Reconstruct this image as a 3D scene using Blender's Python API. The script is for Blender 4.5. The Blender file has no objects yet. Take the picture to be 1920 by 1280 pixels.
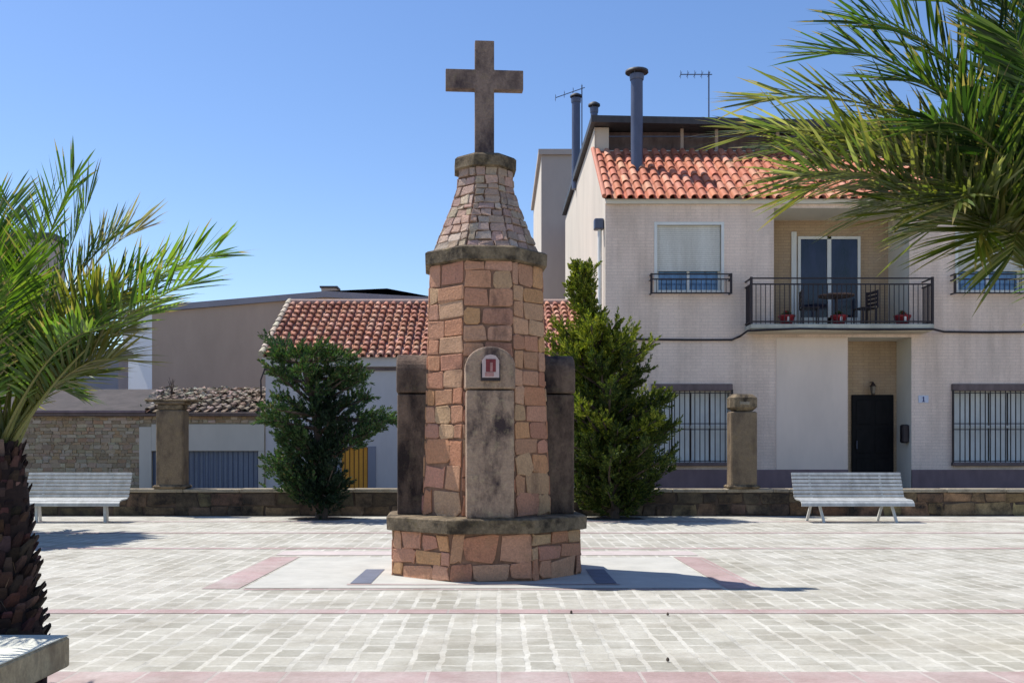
import bpy, math, random
from mathutils import Vector, Matrix
R = math.radians
C = bpy.context.scene.collection
scene = bpy.context.scene

# ---------------------------------------------------------------- camera, world, sun
F, CX, HY, H = 1867.0, 935.0, 850.0, 1.25      # focal length (px of a 1920 wide frame), principal point, eye height
cam = bpy.data.cameras.new('camera'); co = bpy.data.objects.new('camera', cam); C.objects.link(co)
cam.sensor_width = 36.0; cam.lens = 36.0 * F / 1920.0
cam.shift_x = (960 - CX) / 1920.0; cam.shift_y = (HY - 640) / 1920.0
cam.clip_end = 2000; cam.clip_start = 0.05
co.location = (0, 0, H); co.rotation_euler = (R(90), 0, 0)
scene.camera = co

SUN_EL, SUN_AZ = R(60), R(29)                  # shadows run right and a little towards the viewer
sdir = Vector((math.cos(SUN_AZ) * math.cos(SUN_EL), -math.sin(SUN_AZ) * math.cos(SUN_EL), -math.sin(SUN_EL)))
sl = bpy.data.lights.new('sun', 'SUN'); sl.energy = 4.6; sl.angle = R(0.5); sl.color = (1.0, 0.965, 0.90)
so = bpy.data.objects.new('sun', sl); C.objects.link(so)
so.rotation_euler = sdir.to_track_quat('-Z', 'Y').to_euler(); so.location = (-10, 15, 30)
w = bpy.data.worlds.new('World'); scene.world = w; w.use_nodes = True
nt = w.node_tree; bg = nt.nodes['Background']
sky = nt.nodes.new('ShaderNodeTexSky'); sky.sky_type = 'NISHITA'; sky.sun_disc = False
sky.sun_elevation = SUN_EL; sky.sun_rotation = math.atan2(-sdir.x, -sdir.y)
sky.air_density = 1.0; sky.dust_density = 0.35; sky.ozone_density = 1.6; sky.altitude = 100
hs_ = nt.nodes.new('ShaderNodeHueSaturation'); hs_.inputs['Saturation'].default_value = 1.18; hs_.inputs['Hue'].default_value = 0.508
nt.links.new(sky.outputs[0], hs_.inputs['Color']); nt.links.new(hs_.outputs[0], bg.inputs[0]); bg.inputs[1].default_value = 0.128
scene.view_settings.view_transform = 'Standard'; scene.view_settings.look = 'None'
scene.view_settings.exposure = 0.40; scene.view_settings.gamma = 1
scene.cycles.max_bounces = 8; scene.cycles.transparent_max_bounces = 12

def at(px, py, Y): return Vector(((px - CX) * Y / F, Y, H - (py - HY) * Y / F))
def XX(px, Y): return (px - CX) * Y / F
def ZZ(py, Y): return H - (py - HY) * Y / F

# ---------------------------------------------------------------- materials
def new_mat(name):
    m = bpy.data.materials.new(name); m.use_nodes = True
    n = m.node_tree.nodes; b = n['Principled BSDF']
    return m, n, m.node_tree.links, b
def ramp(n, l, src, stops):
    r = n.new('ShaderNodeValToRGB'); l.new(src, r.inputs[0])
    e = r.color_ramp.elements
    while len(e) < len(stops): e.new(0.5)
    for k, (p, c) in enumerate(stops): e[k].position = p; e[k].color = (*c, 1) if len(c) == 3 else c
    return r
def noise(n, l, vec, scale, detail=5, rough=0.6):
    t = n.new('ShaderNodeTexNoise'); t.inputs['Scale'].default_value = scale
    t.inputs['Detail'].default_value = detail; t.inputs['Roughness'].default_value = rough
    if vec is not None: l.new(vec, t.inputs['Vector'])
    return t
def mix(n, l, fac, a, b, mode='MIX'):
    x = n.new('ShaderNodeMix'); x.data_type = 'RGBA'; x.blend_type = mode; x.clamp_factor = True
    for s, v in ((x.inputs[0], fac), (x.inputs[6], a), (x.inputs[7], b)):
        if isinstance(v, (int, float)): s.default_value = v
        elif isinstance(v, tuple): s.default_value = (*v, 1) if len(v) == 3 else v
        else: l.new(v, s)
    return x.outputs[2]
def bump(n, l, src, b, strength=0.4, dist=0.01):
    u = n.new('ShaderNodeBump'); u.inputs['Strength'].default_value = strength; u.inputs['Distance'].default_value = dist
    l.new(src, u.inputs['Height']); l.new(u.outputs[0], b.inputs['Normal']); return u
def world_pos(n): return n.new('ShaderNodeNewGeometry').outputs['Position']

def plain(name, col, rough=0.7, metal=0.0, var=0.12, scale=6.0, bmp=0.15, spec=0.4):
    m, n, l, b = new_mat(name); p = world_pos(n)
    mp = n.new('ShaderNodeMapping'); mp.inputs['Scale'].default_value = (1, 1, 0.35); l.new(p, mp.inputs[0])
    t = noise(n, l, mp.outputs[0], scale, 8, 0.68); t2 = noise(n, l, p, scale * 9, 3)
    lo = tuple(c * (1 - var * 1.6) for c in col); hi = tuple(min(1, c * (1 + var)) for c in col)
    r = ramp(n, l, t.outputs[0], [(0.3, lo), (0.7, hi)])
    l.new(r.outputs[0], b.inputs['Base Color'])
    b.inputs['Roughness'].default_value = rough; b.inputs['Metallic'].default_value = metal
    b.inputs['Specular IOR Level'].default_value = spec
    if bmp: bump(n, l, t2.outputs[0], b, bmp, 0.004)
    return m

def stained(name, light, dark, green, amount=0.5, scale=3.0, attr=False, bmp=0.7, streak=True):
    """weathered stone: base colour (or per-stone colour) with lichen, soot-black and green patches"""
    m, n, l, b = new_mat(name); p = world_pos(n)
    mp = n.new('ShaderNodeMapping'); mp.inputs['Scale'].default_value = (1, 1, 0.45 if streak else 1); l.new(p, mp.inputs[0])
    n1 = noise(n, l, mp.outputs[0], scale, 8, 0.68); n2 = noise(n, l, p, scale * 2.3, 6, 0.7); n3 = noise(n, l, p, 45, 6, 0.7)
    if attr:
        a = n.new('ShaderNodeVertexColor'); a.layer_name = 'Col'; base = a.outputs[0]
    else:
        base = ramp(n, l, n2.outputs[0], [(0.3, tuple(c * 0.75 for c in light)), (0.7, light)]).outputs[0]
    g = ramp(n, l, n3.outputs[0], [(0.3, (0.66, 0.66, 0.66)), (0.72, (1.2, 1.2, 1.2))])
    base = mix(n, l, 0.8, base, g.outputs[0], 'MULTIPLY')
    md = ramp(n, l, n1.outputs[0], [(max(0, 0.62 - amount * 0.35), (0, 0, 0)), (min(1, 0.78 - amount * 0.25), (1, 1, 1))])
    c = mix(n, l, md.outputs[0], base, dark)
    mg = ramp(n, l, n2.outputs[0], [(0.54, (0, 0, 0)), (0.74, (0.6, 0.6, 0.6))])
    c = mix(n, l, mg.outputs[0], c, green)
    l.new(c, b.inputs['Base Color']); b.inputs['Roughness'].default_value = 0.92; b.inputs['Specular IOR Level'].default_value = 0.2
    s = n.new('ShaderNodeMath'); s.operation = 'ADD'; l.new(n3.outputs[0], s.inputs[0]); l.new(n2.outputs[0], s.inputs[1])
    bump(n, l, s.outputs[0], b, bmp, 0.02)
    return m

def brickmat(name, c1, c2, mortar, bw, rh, ms=0.06, rough=0.85, grime=(0.5, 0.45, 0.4), gamt=0.25, swap=False, bstr=0.3, distort=0.0, off=0.5, g0=0.45):
    m, n, l, b = new_mat(name); p = world_pos(n)
    s = n.new('ShaderNodeSeparateXYZ'); l.new(p, s.inputs[0])
    c = n.new('ShaderNodeCombineXYZ')
    if swap:
        l.new(s.outputs[1], c.inputs[0]); l.new(s.outputs[0], c.inputs[1])
    else:
        a = n.new('ShaderNodeMath'); a.operation = 'ADD'; l.new(s.outputs[0], a.inputs[0]); l.new(s.outputs[1], a.inputs[1])
        l.new(a.outputs[0], c.inputs[0]); l.new(s.outputs[2], c.inputs[1])
    vec = c.outputs[0]
    if distort:
        nn = noise(n, l, p, 5, 3); v1 = n.new('ShaderNodeVectorMath'); v1.operation = 'SUBTRACT'; l.new(nn.outputs['Color'], v1.inputs[0]); v1.inputs[1].default_value = (.5, .5, .5)
        v2 = n.new('ShaderNodeVectorMath'); v2.operation = 'SCALE'; l.new(v1.outputs[0], v2.inputs[0]); v2.inputs['Scale'].default_value = distort
        v3 = n.new('ShaderNodeVectorMath'); v3.operation = 'ADD'; l.new(vec, v3.inputs[0]); l.new(v2.outputs[0], v3.inputs[1]); vec = v3.outputs[0]
    t = n.new('ShaderNodeTexBrick'); l.new(vec, t.inputs[0]); t.offset = off
    t.inputs['Color1'].default_value = (*c1, 1); t.inputs['Color2'].default_value = (*c2, 1); t.inputs['Mortar'].default_value = (*mortar, 1)
    t.inputs['Scale'].default_value = 1; t.inputs['Mortar Size'].default_value = ms * rh; t.inputs['Mortar Smooth'].default_value = 0.4
    t.inputs['Brick Width'].default_value = bw; t.inputs['Row Height'].default_value = rh
    if swap:
        nj = noise(n, l, p, 2.2, 6, 0.7); l.new(ramp(n, l, nj.outputs[0], [(0.32, tuple(q * 0.68 for q in mortar)), (0.54, mortar)]).outputs[0], t.inputs['Mortar'])
        nd = noise(n, l, p, 1.3, 7, 0.7); mk = ramp(n, l, nd.outputs[0], [(0.35, (0.82, 0.80, 0.76)), (0.6, (1.04, 1.04, 1.04))])
    n1 = noise(n, l, p, 0.7, 8, 0.65); n2 = noise(n, l, p, 30, 5, 0.7)
    f = ramp(n, l, n1.outputs[0], [(g0, (0, 0, 0)), (0.72, (gamt, gamt, gamt))])
    col = mix(n, l, f.outputs[0], t.outputs[0], grime)
    g = ramp(n, l, n2.outputs[0], [(0.3, (0.82, 0.82, 0.82)), (0.7, (1.1, 1.1, 1.1))])
    col = mix(n, l, 0.7, col, g.outputs[0], 'MULTIPLY')
    if swap: col = mix(n, l, 0.8, col, mk.outputs[0], 'MULTIPLY')
    mp = n.new('ShaderNodeMapping'); mp.inputs['Scale'].default_value = (1.6, 1.6, 0.22); l.new(p, mp.inputs[0])
    n4 = noise(n, l, mp.outputs[0], 1.1, 8, 0.7); g4 = ramp(n, l, n4.outputs[0], [(0.3, (0.72, 0.69, 0.65)), (0.58, (1.04, 1.04, 1.03))])
    col = mix(n, l, 0.8, col, g4.outputs[0], 'MULTIPLY')
    l.new(col, b.inputs['Base Color']); b.inputs['Roughness'].default_value = rough; b.inputs['Specular IOR Level'].default_value = 0.25
    inv = n.new('ShaderNodeMath'); inv.operation = 'MULTIPLY_ADD'; l.new(t.outputs['Fac'], inv.inputs[0]); inv.inputs[1].default_value = -1.0
    l.new(n2.outputs[0], inv.inputs[2]); bump(n, l, inv.outputs[0], b, bstr, 0.006)
    return m

def leafmat(name, trans=0.45, rough=0.45, spec=0.5):
    m, n, l, b = new_mat(name)
    a = n.new('ShaderNodeVertexColor'); a.layer_name = 'Col'
    l.new(a.outputs[0], b.inputs['Base Color']); b.inputs['Roughness'].default_value = rough; b.inputs['Specular IOR Level'].default_value = spec
    tr = n.new('ShaderNodeBsdfTranslucent')
    tc = mix(n, l, 1.0, a.outputs[0], (1.5, 1.6, 0.5), 'MULTIPLY'); l.new(tc, tr.inputs[0])
    ms = n.new('ShaderNodeMixShader'); ms.inputs[0].default_value = trans
    l.new(b.outputs[0], ms.inputs[1]); l.new(tr.outputs[0], ms.inputs[2])
    l.new(ms.outputs[0], n['Material Output'].inputs[0])
    return m

def glassmat(name, col, rough=0.08):
    m, n, l, b = new_mat(name); b.inputs['Base Color'].default_value = (*col, 1)
    b.inputs['Roughness'].default_value = rough; b.inputs['Specular IOR Level'].default_value = 0.8
    return m

def vcolmat(name, rough=0.85, grime=(0.12, 0.09, 0.07), amt=0.5, nscale=4.0):
    m, n, l, b = new_mat(name); p = world_pos(n)
    a = n.new('ShaderNodeVertexColor'); a.layer_name = 'Col'
    n1 = noise(n, l, p, nscale, 8, 0.7); n2 = noise(n, l, p, 35, 5, 0.7)
    f = ramp(n, l, n1.outputs[0], [(0.5, (0, 0, 0)), (0.78, (amt, amt, amt))])
    c = mix(n, l, f.outputs[0], a.outputs[0], grime)
    g = ramp(n, l, n2.outputs[0], [(0.3, (0.7, 0.7, 0.7)), (0.7, (1.15, 1.15, 1.15))])
    c = mix(n, l, 0.8, c, g.outputs[0], 'MULTIPLY')
    l.new(c, b.inputs['Base Color']); b.inputs['Roughness'].default_value = rough; b.inputs['Specular IOR Level'].default_value = 0.25
    bump(n, l, n2.outputs[0], b, 0.4, 0.01)
    return m

M = {}
M['paving'] = brickmat('pale_paving', (0.45, 0.43, 0.37), (0.33, 0.315, 0.265), (0.54, 0.52, 0.46), 0.25, 0.175, 0.12, 0.85, (0.58, 0.56, 0.505), 0.85, swap=True, distort=0.055, bstr=0.3, g0=0.47)
M['concrete_inlay'] = plain('smooth_concrete_inlay', (0.46, 0.445, 0.395), 0.85, var=0.10, scale=2.5)
M['pink'] = brickmat('pink_paving', (0.43, 0.315, 0.30), (0.37, 0.27, 0.26), (0.46, 0.40, 0.37), 0.6, 0.4, 0.03, 0.85, (0.48, 0.44, 0.41), 0.8, swap=True)
M['pink_pale'] = plain('pale_pink_band', (0.50, 0.43, 0.40), 0.85, var=0.12, scale=3)
M['charcoal_tile'] = plain('charcoal_tile', (0.13, 0.14, 0.18), 0.7, var=0.15)
M['stone_blocks'] = stained('monument_stone', (0.4, 0.3, 0.2), (0.11, 0.065, 0.05), (0.36, 0.21, 0.12), 0.16, 2.2, attr=True, bmp=0.8)
M['cone_blocks'] = stained('spire_stone', (0.4, 0.3, 0.2), (0.12, 0.08, 0.07), (0.34, 0.24, 0.17), 0.22, 3.0, attr=True, bmp=0.9)
M['mortar'] = plain('old_mortar', (0.25, 0.14, 0.09), 0.95, var=0.3, scale=8)
M['slab_stone'] = stained('lichen_slab', (0.33, 0.25, 0.16), (0.055, 0.042, 0.03), (0.20, 0.155, 0.07), 0.62, 5.0, bmp=1.0, streak=False)
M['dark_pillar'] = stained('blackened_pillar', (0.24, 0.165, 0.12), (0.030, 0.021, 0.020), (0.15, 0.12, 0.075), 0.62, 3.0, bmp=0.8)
M['front_pillar'] = stained('mottled_pillar', (0.50, 0.35, 0.25), (0.065, 0.045, 0.045), (0.46, 0.38, 0.22), 0.50, 5.0, bmp=0.8)
M['cross_stone'] = stained('cross_stone', (0.30, 0.215, 0.175), (0.06, 0.042, 0.046), (0.22, 0.17, 0.10), 0.55, 4.0, bmp=0.6)
M['wall_pillar'] = stained('wall_pillar_stone', (0.27, 0.20, 0.13), (0.09, 0.065, 0.05), (0.22, 0.16, 0.07), 0.4, 3.0, bmp=0.8)
M['low_wall_dark'] = stained('low_wall_dark', (0.13, 0.10, 0.075), (0.03, 0.025, 0.022), (0.10, 0.075, 0.05), 0.6, 1.6, attr=True, bmp=0.9, streak=False)
M['low_wall_cap'] = stained('low_wall_cap', (0.42, 0.36, 0.27), (0.12, 0.09, 0.06), (0.26, 0.18, 0.09), 0.35, 2.0, bmp=0.6, streak=False)
M['shed_roof'] = plain('weathered_fibre_cement', (0.06, 0.048, 0.045), 0.9, var=0.3, scale=2.5)
M['soil'] = plain('dark_soil', (0.07, 0.05, 0.035), 0.95, var=0.4, scale=12)
M['wall_mortar'] = plain('dark_wall_mortar', (0.085, 0.06, 0.045), 0.95, var=0.4, scale=4)
M['rubble'] = vcolmat('rubble_wall', 0.95, (0.17, 0.125, 0.085), 0.5, 2.0)
M['rubble_mortar'] = plain('rubble_mortar', (0.40, 0.31, 0.20), 0.95, var=0.3, scale=5)
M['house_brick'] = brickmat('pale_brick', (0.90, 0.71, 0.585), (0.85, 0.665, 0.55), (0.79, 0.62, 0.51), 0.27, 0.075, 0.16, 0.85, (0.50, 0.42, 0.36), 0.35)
M['house_render'] = plain('cream_render', (0.70, 0.65, 0.55), 0.9, var=0.07, scale=1.2)
M['panel_render'] = plain('panel_render', (0.83, 0.67, 0.55), 0.9, var=0.06, scale=1.2)
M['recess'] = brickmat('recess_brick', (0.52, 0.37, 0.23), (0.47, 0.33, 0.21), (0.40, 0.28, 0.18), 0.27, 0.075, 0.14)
M['plinth'] = plain('maroon_plinth', (0.21, 0.14, 0.145), 0.7, var=0.15, scale=3)
M['white_paint'] = plain('white_paint', (0.76, 0.75, 0.70), 0.55, var=0.06, scale=3, bmp=0.05)
M['shutter'] = brickmat('roller_shutter', (0.73, 0.70, 0.63), (0.71, 0.68, 0.61), (0.5, 0.48, 0.42), 30, 0.05, 0.12, 0.5, (0.6, 0.56, 0.5), 0.1)
M['soffit'] = plain('soffit', (0.66, 0.57, 0.43), 0.9, var=0.08)
M['stain'] = plain('balcony_edge', (0.50, 0.48, 0.40), 0.85, var=0.2, scale=2)
M['blue_glass'] = plain('blue_glass', (0.10, 0.21, 0.38), 0.08, var=0.45, scale=5, bmp=0, spec=0.9)
M['dark_glass'] = plain('dark_glass', (0.018, 0.018, 0.045), 0.12, var=0.5, scale=3, bmp=0, spec=0.5)
M['curtain'] = plain('pale_blind', (0.78, 0.78, 0.74), 0.7, var=0.08)
M['iron'] = plain('wrought_iron', (0.035, 0.025, 0.028), 0.5, var=0.2, metal=0.3)
M['brown_frame'] = plain('brown_lintel', (0.15, 0.105, 0.10), 0.6, var=0.25, scale=5)
M['black_door'] = plain('black_door', (0.010, 0.009, 0.010), 0.6, var=0.3, spec=0.15)
M['tile_main'] = vcolmat('glazed_roof_tile', 0.7, (0.20, 0.08, 0.05), 0.35, 3.0)
M['tile_old'] = vcolmat('old_roof_tile', 0.9, (0.15, 0.075, 0.055), 0.55, 3.0)
M['pipe'] = plain('grey_metal_flue', (0.10, 0.115, 0.17), 0.45, var=0.12, metal=0.35)
M['dark_roof'] = plain('dark_sheet_roof', (0.055, 0.055, 0.06), 0.6, var=0.2)
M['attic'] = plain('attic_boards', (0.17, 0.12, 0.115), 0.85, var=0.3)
M['grey_render'] = plain('grey_brown_render', (0.43, 0.335, 0.265), 0.95, var=0.1, scale=0.5)
M['tower_render'] = plain('beige_render', (0.44, 0.38, 0.34), 0.95, var=0.08, scale=0.5)
M['side_render'] = plain('side_render', (0.62, 0.55, 0.46), 0.95, var=0.08, scale=0.7)
M['white_wall'] = plain('whitewash', (0.60, 0.55, 0.53), 0.9, var=0.08, scale=1.0)
M['bright_white'] = plain('bright_whitewash', (0.8, 0.8, 0.8), 0.9, var=0.04, scale=1.0)
M['blue_grey'] = plain('blue_grey_render', (0.27, 0.27, 0.31), 0.9, var=0.1, scale=0.8)
M['garage_door'] = brickmat('ribbed_garage_door', (0.20, 0.22, 0.27), (0.19, 0.21, 0.26), (0.11, 0.13, 0.19), 0.12, 30, 0.0008, 0.5, (0.15, 0.17, 0.22), 0.3, off=0)
M['wood_door'] = brickmat('orange_wood_door', (0.85, 0.38, 0.05), (0.75, 0.32, 0.04), (0.2, 0.08, 0.02), 0.11, 30, 0.0006, 0.5, (0.35, 0.15, 0.03), 0.3, off=0)
M['bench'] = plain('silver_grey_bench_paint', (0.44, 0.445, 0.43), 0.55, var=0.22, scale=7, bmp=0.05)
M['bench_leg'] = plain('bench_leg_paint', (0.55, 0.55, 0.52), 0.5, var=0.12)
M['palm_leaf'] = leafmat('palm_leaf', 0.45, 0.42, 0.5)
M['conifer_leaf'] = leafmat('conifer_leaf', 0.25, 0.6, 0.3)
M['palm_trunk'] = vcolmat('palm_trunk', 0.95, (0.02, 0.012, 0.012), 0.5, 6.0)
M['bark'] = plain('bark', (0.09, 0.065, 0.05), 0.95, var=0.3, scale=12, bmp=0.5)
M['asphalt'] = plain('asphalt', (0.09, 0.09, 0.09), 0.95, var=0.2, scale=3)
M['earth'] = plain('dry_earth', (0.25, 0.20, 0.14), 0.95, var=0.2, scale=0.3)
M['ledge_top'] = plain('ledge_top', (0.60, 0.59, 0.50), 0.85, var=0.10, scale=5)
M['ledge_side'] = stained('ledge_side', (0.68, 0.52, 0.32), (0.26, 0.18, 0.11), (0.30, 0.25, 0.16), 0.35, 3.0, bmp=0.5)
M['pot'] = plain('red_flower_pot', (0.30, 0.02, 0.025), 0.35, var=0.2)
M['pot_highlight'] = plain('painted_pot_highlight', (0.8, 0.72, 0.68), 0.4, var=0.1)  # pale colour standing in for the highlight on the red pots
M['plastic_dark'] = plain('dark_furniture', (0.05, 0.035, 0.04), 0.5, var=0.2)
M['table_top'] = plain('brown_table_top', (0.16, 0.10, 0.08), 0.5, var=0.2)
M['plate'] = plain('number_plate_enamel', (0.62, 0.64, 0.74), 0.4, var=0.08)
M['navy'] = plain('navy_enamel', (0.04, 0.05, 0.16), 0.4, var=0.1)
M['tile_white'] = plain('plaque_white', (0.55, 0.42, 0.40), 0.35, var=0.10, scale=30)
M['tile_red'] = plain('plaque_red', (0.22, 0.025, 0.03), 0.4, var=0.25, scale=30)
M['tile_skin'] = plain('plaque_rose', (0.45, 0.22, 0.20), 0.4, var=0.25, scale=30)
M['lamp_glass'] = glassmat('lantern_glass', (0.10, 0.08, 0.06), 0.15)

# ---------------------------------------------------------------- mesh helper
class MB:
    def __init__(s): s.v = []; s.f = []; s.mi = []; s.c = []; s.mats = []; s.col = None; s.smooth = []
    def m(s, mat):
        if mat not in s.mats: s.mats.append(mat)
        return s.mats.index(mat)
    def face(s, pts, mat, col=(0.5, 0.5, 0.5), smooth=False):
        k = len(s.v); s.v.extend([tuple(p) for p in pts]); s.f.append(tuple(range(k, k + len(pts))))
        s.mi.append(s.m(mat)); s.c.append(col); s.smooth.append(smooth)
    def faces(s, verts, faces, mat, col=(0.5, 0.5, 0.5), smooth=False):
        k = len(s.v); s.v.extend([tuple(p) for p in verts]); i = s.m(mat)
        for f in faces: s.f.append(tuple(k + q for q in f)); s.mi.append(i); s.c.append(col); s.smooth.append(smooth)
    def box(s, x0, x1, y0, y1, z0, z1, mat, col=(0.5, 0.5, 0.5), bev=0.0):
        if bev > 0:
            b = min(bev, (x1 - x0) / 2.2, (y1 - y0) / 2.2, (z1 - z0) / 2.2)
            rings = []
            for z, i in ((z0, b), (z0 + b, 0), (z1 - b, 0), (z1, b)):
                a0, a1, c0, c1 = x0 + i, x1 - i, y0 + i, y1 - i
                rings.append([(a0 + b, c0, z), (a1 - b, c0, z), (a1, c0 + b, z), (a1, c1 - b, z), (a1 - b, c1, z), (a0 + b, c1, z), (a0, c1 - b, z), (a0, c0 + b, z)])
            s.loft(rings, mat, col); return
        v = [(x0, y0, z0), (x1, y0, z0), (x1, y1, z0), (x0, y1, z0), (x0, y0, z1), (x1, y0, z1), (x1, y1, z1), (x0, y1, z1)]
        s.faces(v, [(0, 3, 2, 1), (4, 5, 6, 7), (0, 1, 5, 4), (1, 2, 6, 5), (2, 3, 7, 6), (3, 0, 4, 7)], mat, col)
    def loft(s, rings, mat, col=(0.5, 0.5, 0.5), caps=True, smooth=False):
        n = len(rings[0]); v = [p for r in rings for p in r]; f = []
        for a in range(len(rings) - 1):
            for k in range(n):
                f.append((a * n + k, a * n + (k + 1) % n, (a + 1) * n + (k + 1) % n, (a + 1) * n + k))
        s.faces(v, f, mat, col, smooth)
        if caps:
            s.face([rings[0][k] for k in range(n - 1, -1, -1)], mat, col); s.face(rings[-1], mat, col)
    def tube(s, pts, rad, mat, n=8, col=(0.5, 0.5, 0.5), caps=True, smooth=True):
        pts = [Vector(p) for p in pts]; rings = []
        if not isinstance(rad, (list, tuple)): rad = [rad] * len(pts)
        for k, p in enumerate(pts):
            t = (pts[min(k + 1, len(pts) - 1)] - pts[max(k - 1, 0)]).normalized()
            u = Vector((0, 0, 1)) if abs(t.z) < 0.9 else Vector((1, 0, 0))
            a = t.cross(u).normalized(); b = t.cross(a).normalized()
            rings.append([p + (a * math.cos(2 * math.pi * q / n) + b * math.sin(2 * math.pi * q / n)) * rad[k] for q in range(n)])
        s.loft(rings, mat, col, caps, smooth)
    def lathe(s, c, prof, mat, n=20, col=(0.5, 0.5, 0.5), smooth=True):
        s.loft([[(c[0] + r * math.cos(2 * math.pi * q / n), c[1] + r * math.sin(2 * math.pi * q / n), c[2] + z) for q in range(n)] for r, z in prof], mat, col, True, smooth)
    def bar(s, a, b, w, mat, h=None):
        a = Vector(a); b = Vector(b); h = h or w
        t = (b - a).normalized(); u = Vector((0, 0, 1)) if abs(t.z) < 0.9 else Vector((0, 1, 0))
        x = t.cross(u).normalized() * w / 2; y = t.cross(x).normalized() * h / 2
        s.loft([[p - x - y, p + x - y, p + x + y, p - x + y] for p in (a, b)], mat)
    def build(s, name, parent=None, origin=None, bevel=0, kind=None):
        me = bpy.data.meshes.new(name)
        o3 = Vector(origin) if origin else Vector((0, 0, 0))
        base = o3
        me.from_pydata([tuple(Vector(p) - base) for p in s.v], [], s.f)
        for m in s.mats: me.materials.append(M[m])
        me.polygons.foreach_set('material_index', s.mi); me.polygons.foreach_set('use_smooth', s.smooth)
        ca = me.color_attributes.new('Col', 'BYTE_COLOR', 'CORNER'); buf = []
        for p, c in zip(me.polygons, s.c): buf.extend((c[0] , c[1], c[2], 1.0) * p.loop_total)
        # BYTE_COLOR 'color' property takes linear values
        ca.data.foreach_set('color', buf)
        me.update()
        o = bpy.data.objects.new(name, me); C.objects.link(o)
        o.location = base
        if parent is not None:
            o.parent = parent; o.matrix_parent_inverse = Matrix.Identity(4); o.location = base - world_loc(parent)
        if bevel:
            b = o.modifiers.new('bevel', 'BEVEL'); b.width = bevel; b.segments = 2; b.limit_method = 'ANGLE'
        if kind: o['kind'] = kind
        return o
def world_loc(o):
    v = Vector(o.location)
    while o.parent is not None: o = o.parent; v = v + Vector(o.location)
    return v
def tag(o, label, cat, group=None, kind=None):
    if label: o['label'] = label
    if cat: o['category'] = cat
    if group: o['group'] = group
    if kind: o['kind'] = kind
    return o
def thing(name, loc, label, cat, group=None):
    o = bpy.data.objects.new(name, None); o.empty_display_size = 0.2; C.objects.link(o); o.location = loc
    return tag(o, label, cat, group)
def copy_thing(src, loc, label):
    r = src.copy(); C.objects.link(r); r.location = loc; r['label'] = label
    for ch in list(src.children):
        c = ch.copy(); C.objects.link(c); c.parent = r
        for g in list(ch.children):
            d = g.copy(); C.objects.link(d); d.parent = c
    return r

rnd = random.Random(7)
def vary(c, a, r=rnd):
    k = 1 + r.uniform(-a, a); return tuple(max(0.0, min(1.0, q * k * (1 + r.uniform(-a, a) * 0.35))) for q in c)

def stones(mb, P, W, Hh, rowh, bw, pal, mat, gap=0.008, proud=0.014, jit=0.014, seed=1, cvar=0.15, skip=None):
    """face a patch P(s,t)->(point, normal) of size W x Hh with irregular raised stones"""
    r = random.Random(seed); t = 0.0
    while t < Hh - 0.02:
        h = r.uniform(*rowh)
        if Hh - t - h < rowh[0] * 0.6: h = Hh - t
        s = 0.0; first = True
        while s < W - 0.01:
            b = r.uniform(*bw)
            if first: b *= r.uniform(0.45, 1.0); first = False
            if W - s - b < bw[0] * 0.5: b = W - s
            s0, s1, t0, t1 = s + gap, s + b - gap, t + gap, t + h - gap
            if skip is None or not skip((s0 + s1) / 2, (t0 + t1) / 2):
                w_, h_ = s1 - s0, t1 - t0; cc = min(w_, h_) * r.uniform(0.05, 0.17)
                pts = [(s0 + cc, t0), (s1 - cc, t0), (s1, t0 + cc), (s1, t1 - cc), (s1 - cc, t1), (s0 + cc, t1), (s0, t1 - cc), (s0, t0 + cc)]
                j = min(jit, 0.16 * h_)
                pts = [(min(W, max(0, a + r.uniform(-j, j))), min(Hh, max(0, c + r.uniform(-j, j)))) for a, c in pts]
                cs, ct = (s0 + s1) / 2, (t0 + t1) / 2; pr = proud * r.uniform(0.5, 1.3)
                ring0, ring1, ring2 = [], [], []
                for a, c in pts:
                    p, n = P(a, c); ring0.append(p - n * 0.004); ring1.append(p + n * pr * 0.75)
                    a2, c2 = cs + (a - cs) * 0.92, ct + (c - ct) * 0.89; p, n = P(a2, c2); ring2.append(p + n * (pr + r.uniform(-proud * 0.3, proud * 0.3)))
                col = vary(r.choice(pal), cvar, r)
                k = len(pts); v = ring0 + ring1 + ring2
                f = [(q, (q + 1) % k, k + (q + 1) % k, k + q) for q in range(k)] + [(k + q, k + (q + 1) % k, 2 * k + (q + 1) % k, 2 * k + q) for q in range(k)] + [tuple(range(2 * k, 3 * k))]
                mb.faces(v, f, mat, col, False)
            s += b
        t += h

def wall_holes(mb, x0, x1, z0, z1, y, holes, depth, mat, revmat=None):
    xs = sorted({x0, x1, *[h[0] for h in holes], *[h[1] for h in holes]}); zs = sorted({z0, z1, *[h[2] for h in holes], *[h[3] for h in holes]})
    for a, b in zip(xs, xs[1:]):
        for c, d in zip(zs, zs[1:]):
            mx, mz = (a + b) / 2, (c + d) / 2
            if any(h[0] < mx < h[1] and h[2] < mz < h[3] for h in holes): continue
            mb.face([(a, y, c), (b, y, c), (b, y, d), (a, y, d)], mat)
    rm = revmat or mat
    for h in holes:
        a, b, c, d = h[:4]; dd = h[4] if len(h) > 4 else depth
        mb.face([(a, y, c), (a, y, d), (a, y + dd, d), (a, y + dd, c)], rm); mb.face([(b, y, c), (b, y + dd, c), (b, y + dd, d), (b, y, d)], rm)
        mb.face([(a, y, d), (b, y, d), (b, y + dd, d), (a, y + dd, d)], rm); mb.face([(a, y, c), (a, y + dd, c), (b, y + dd, c), (b, y, c)], rm)

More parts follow.
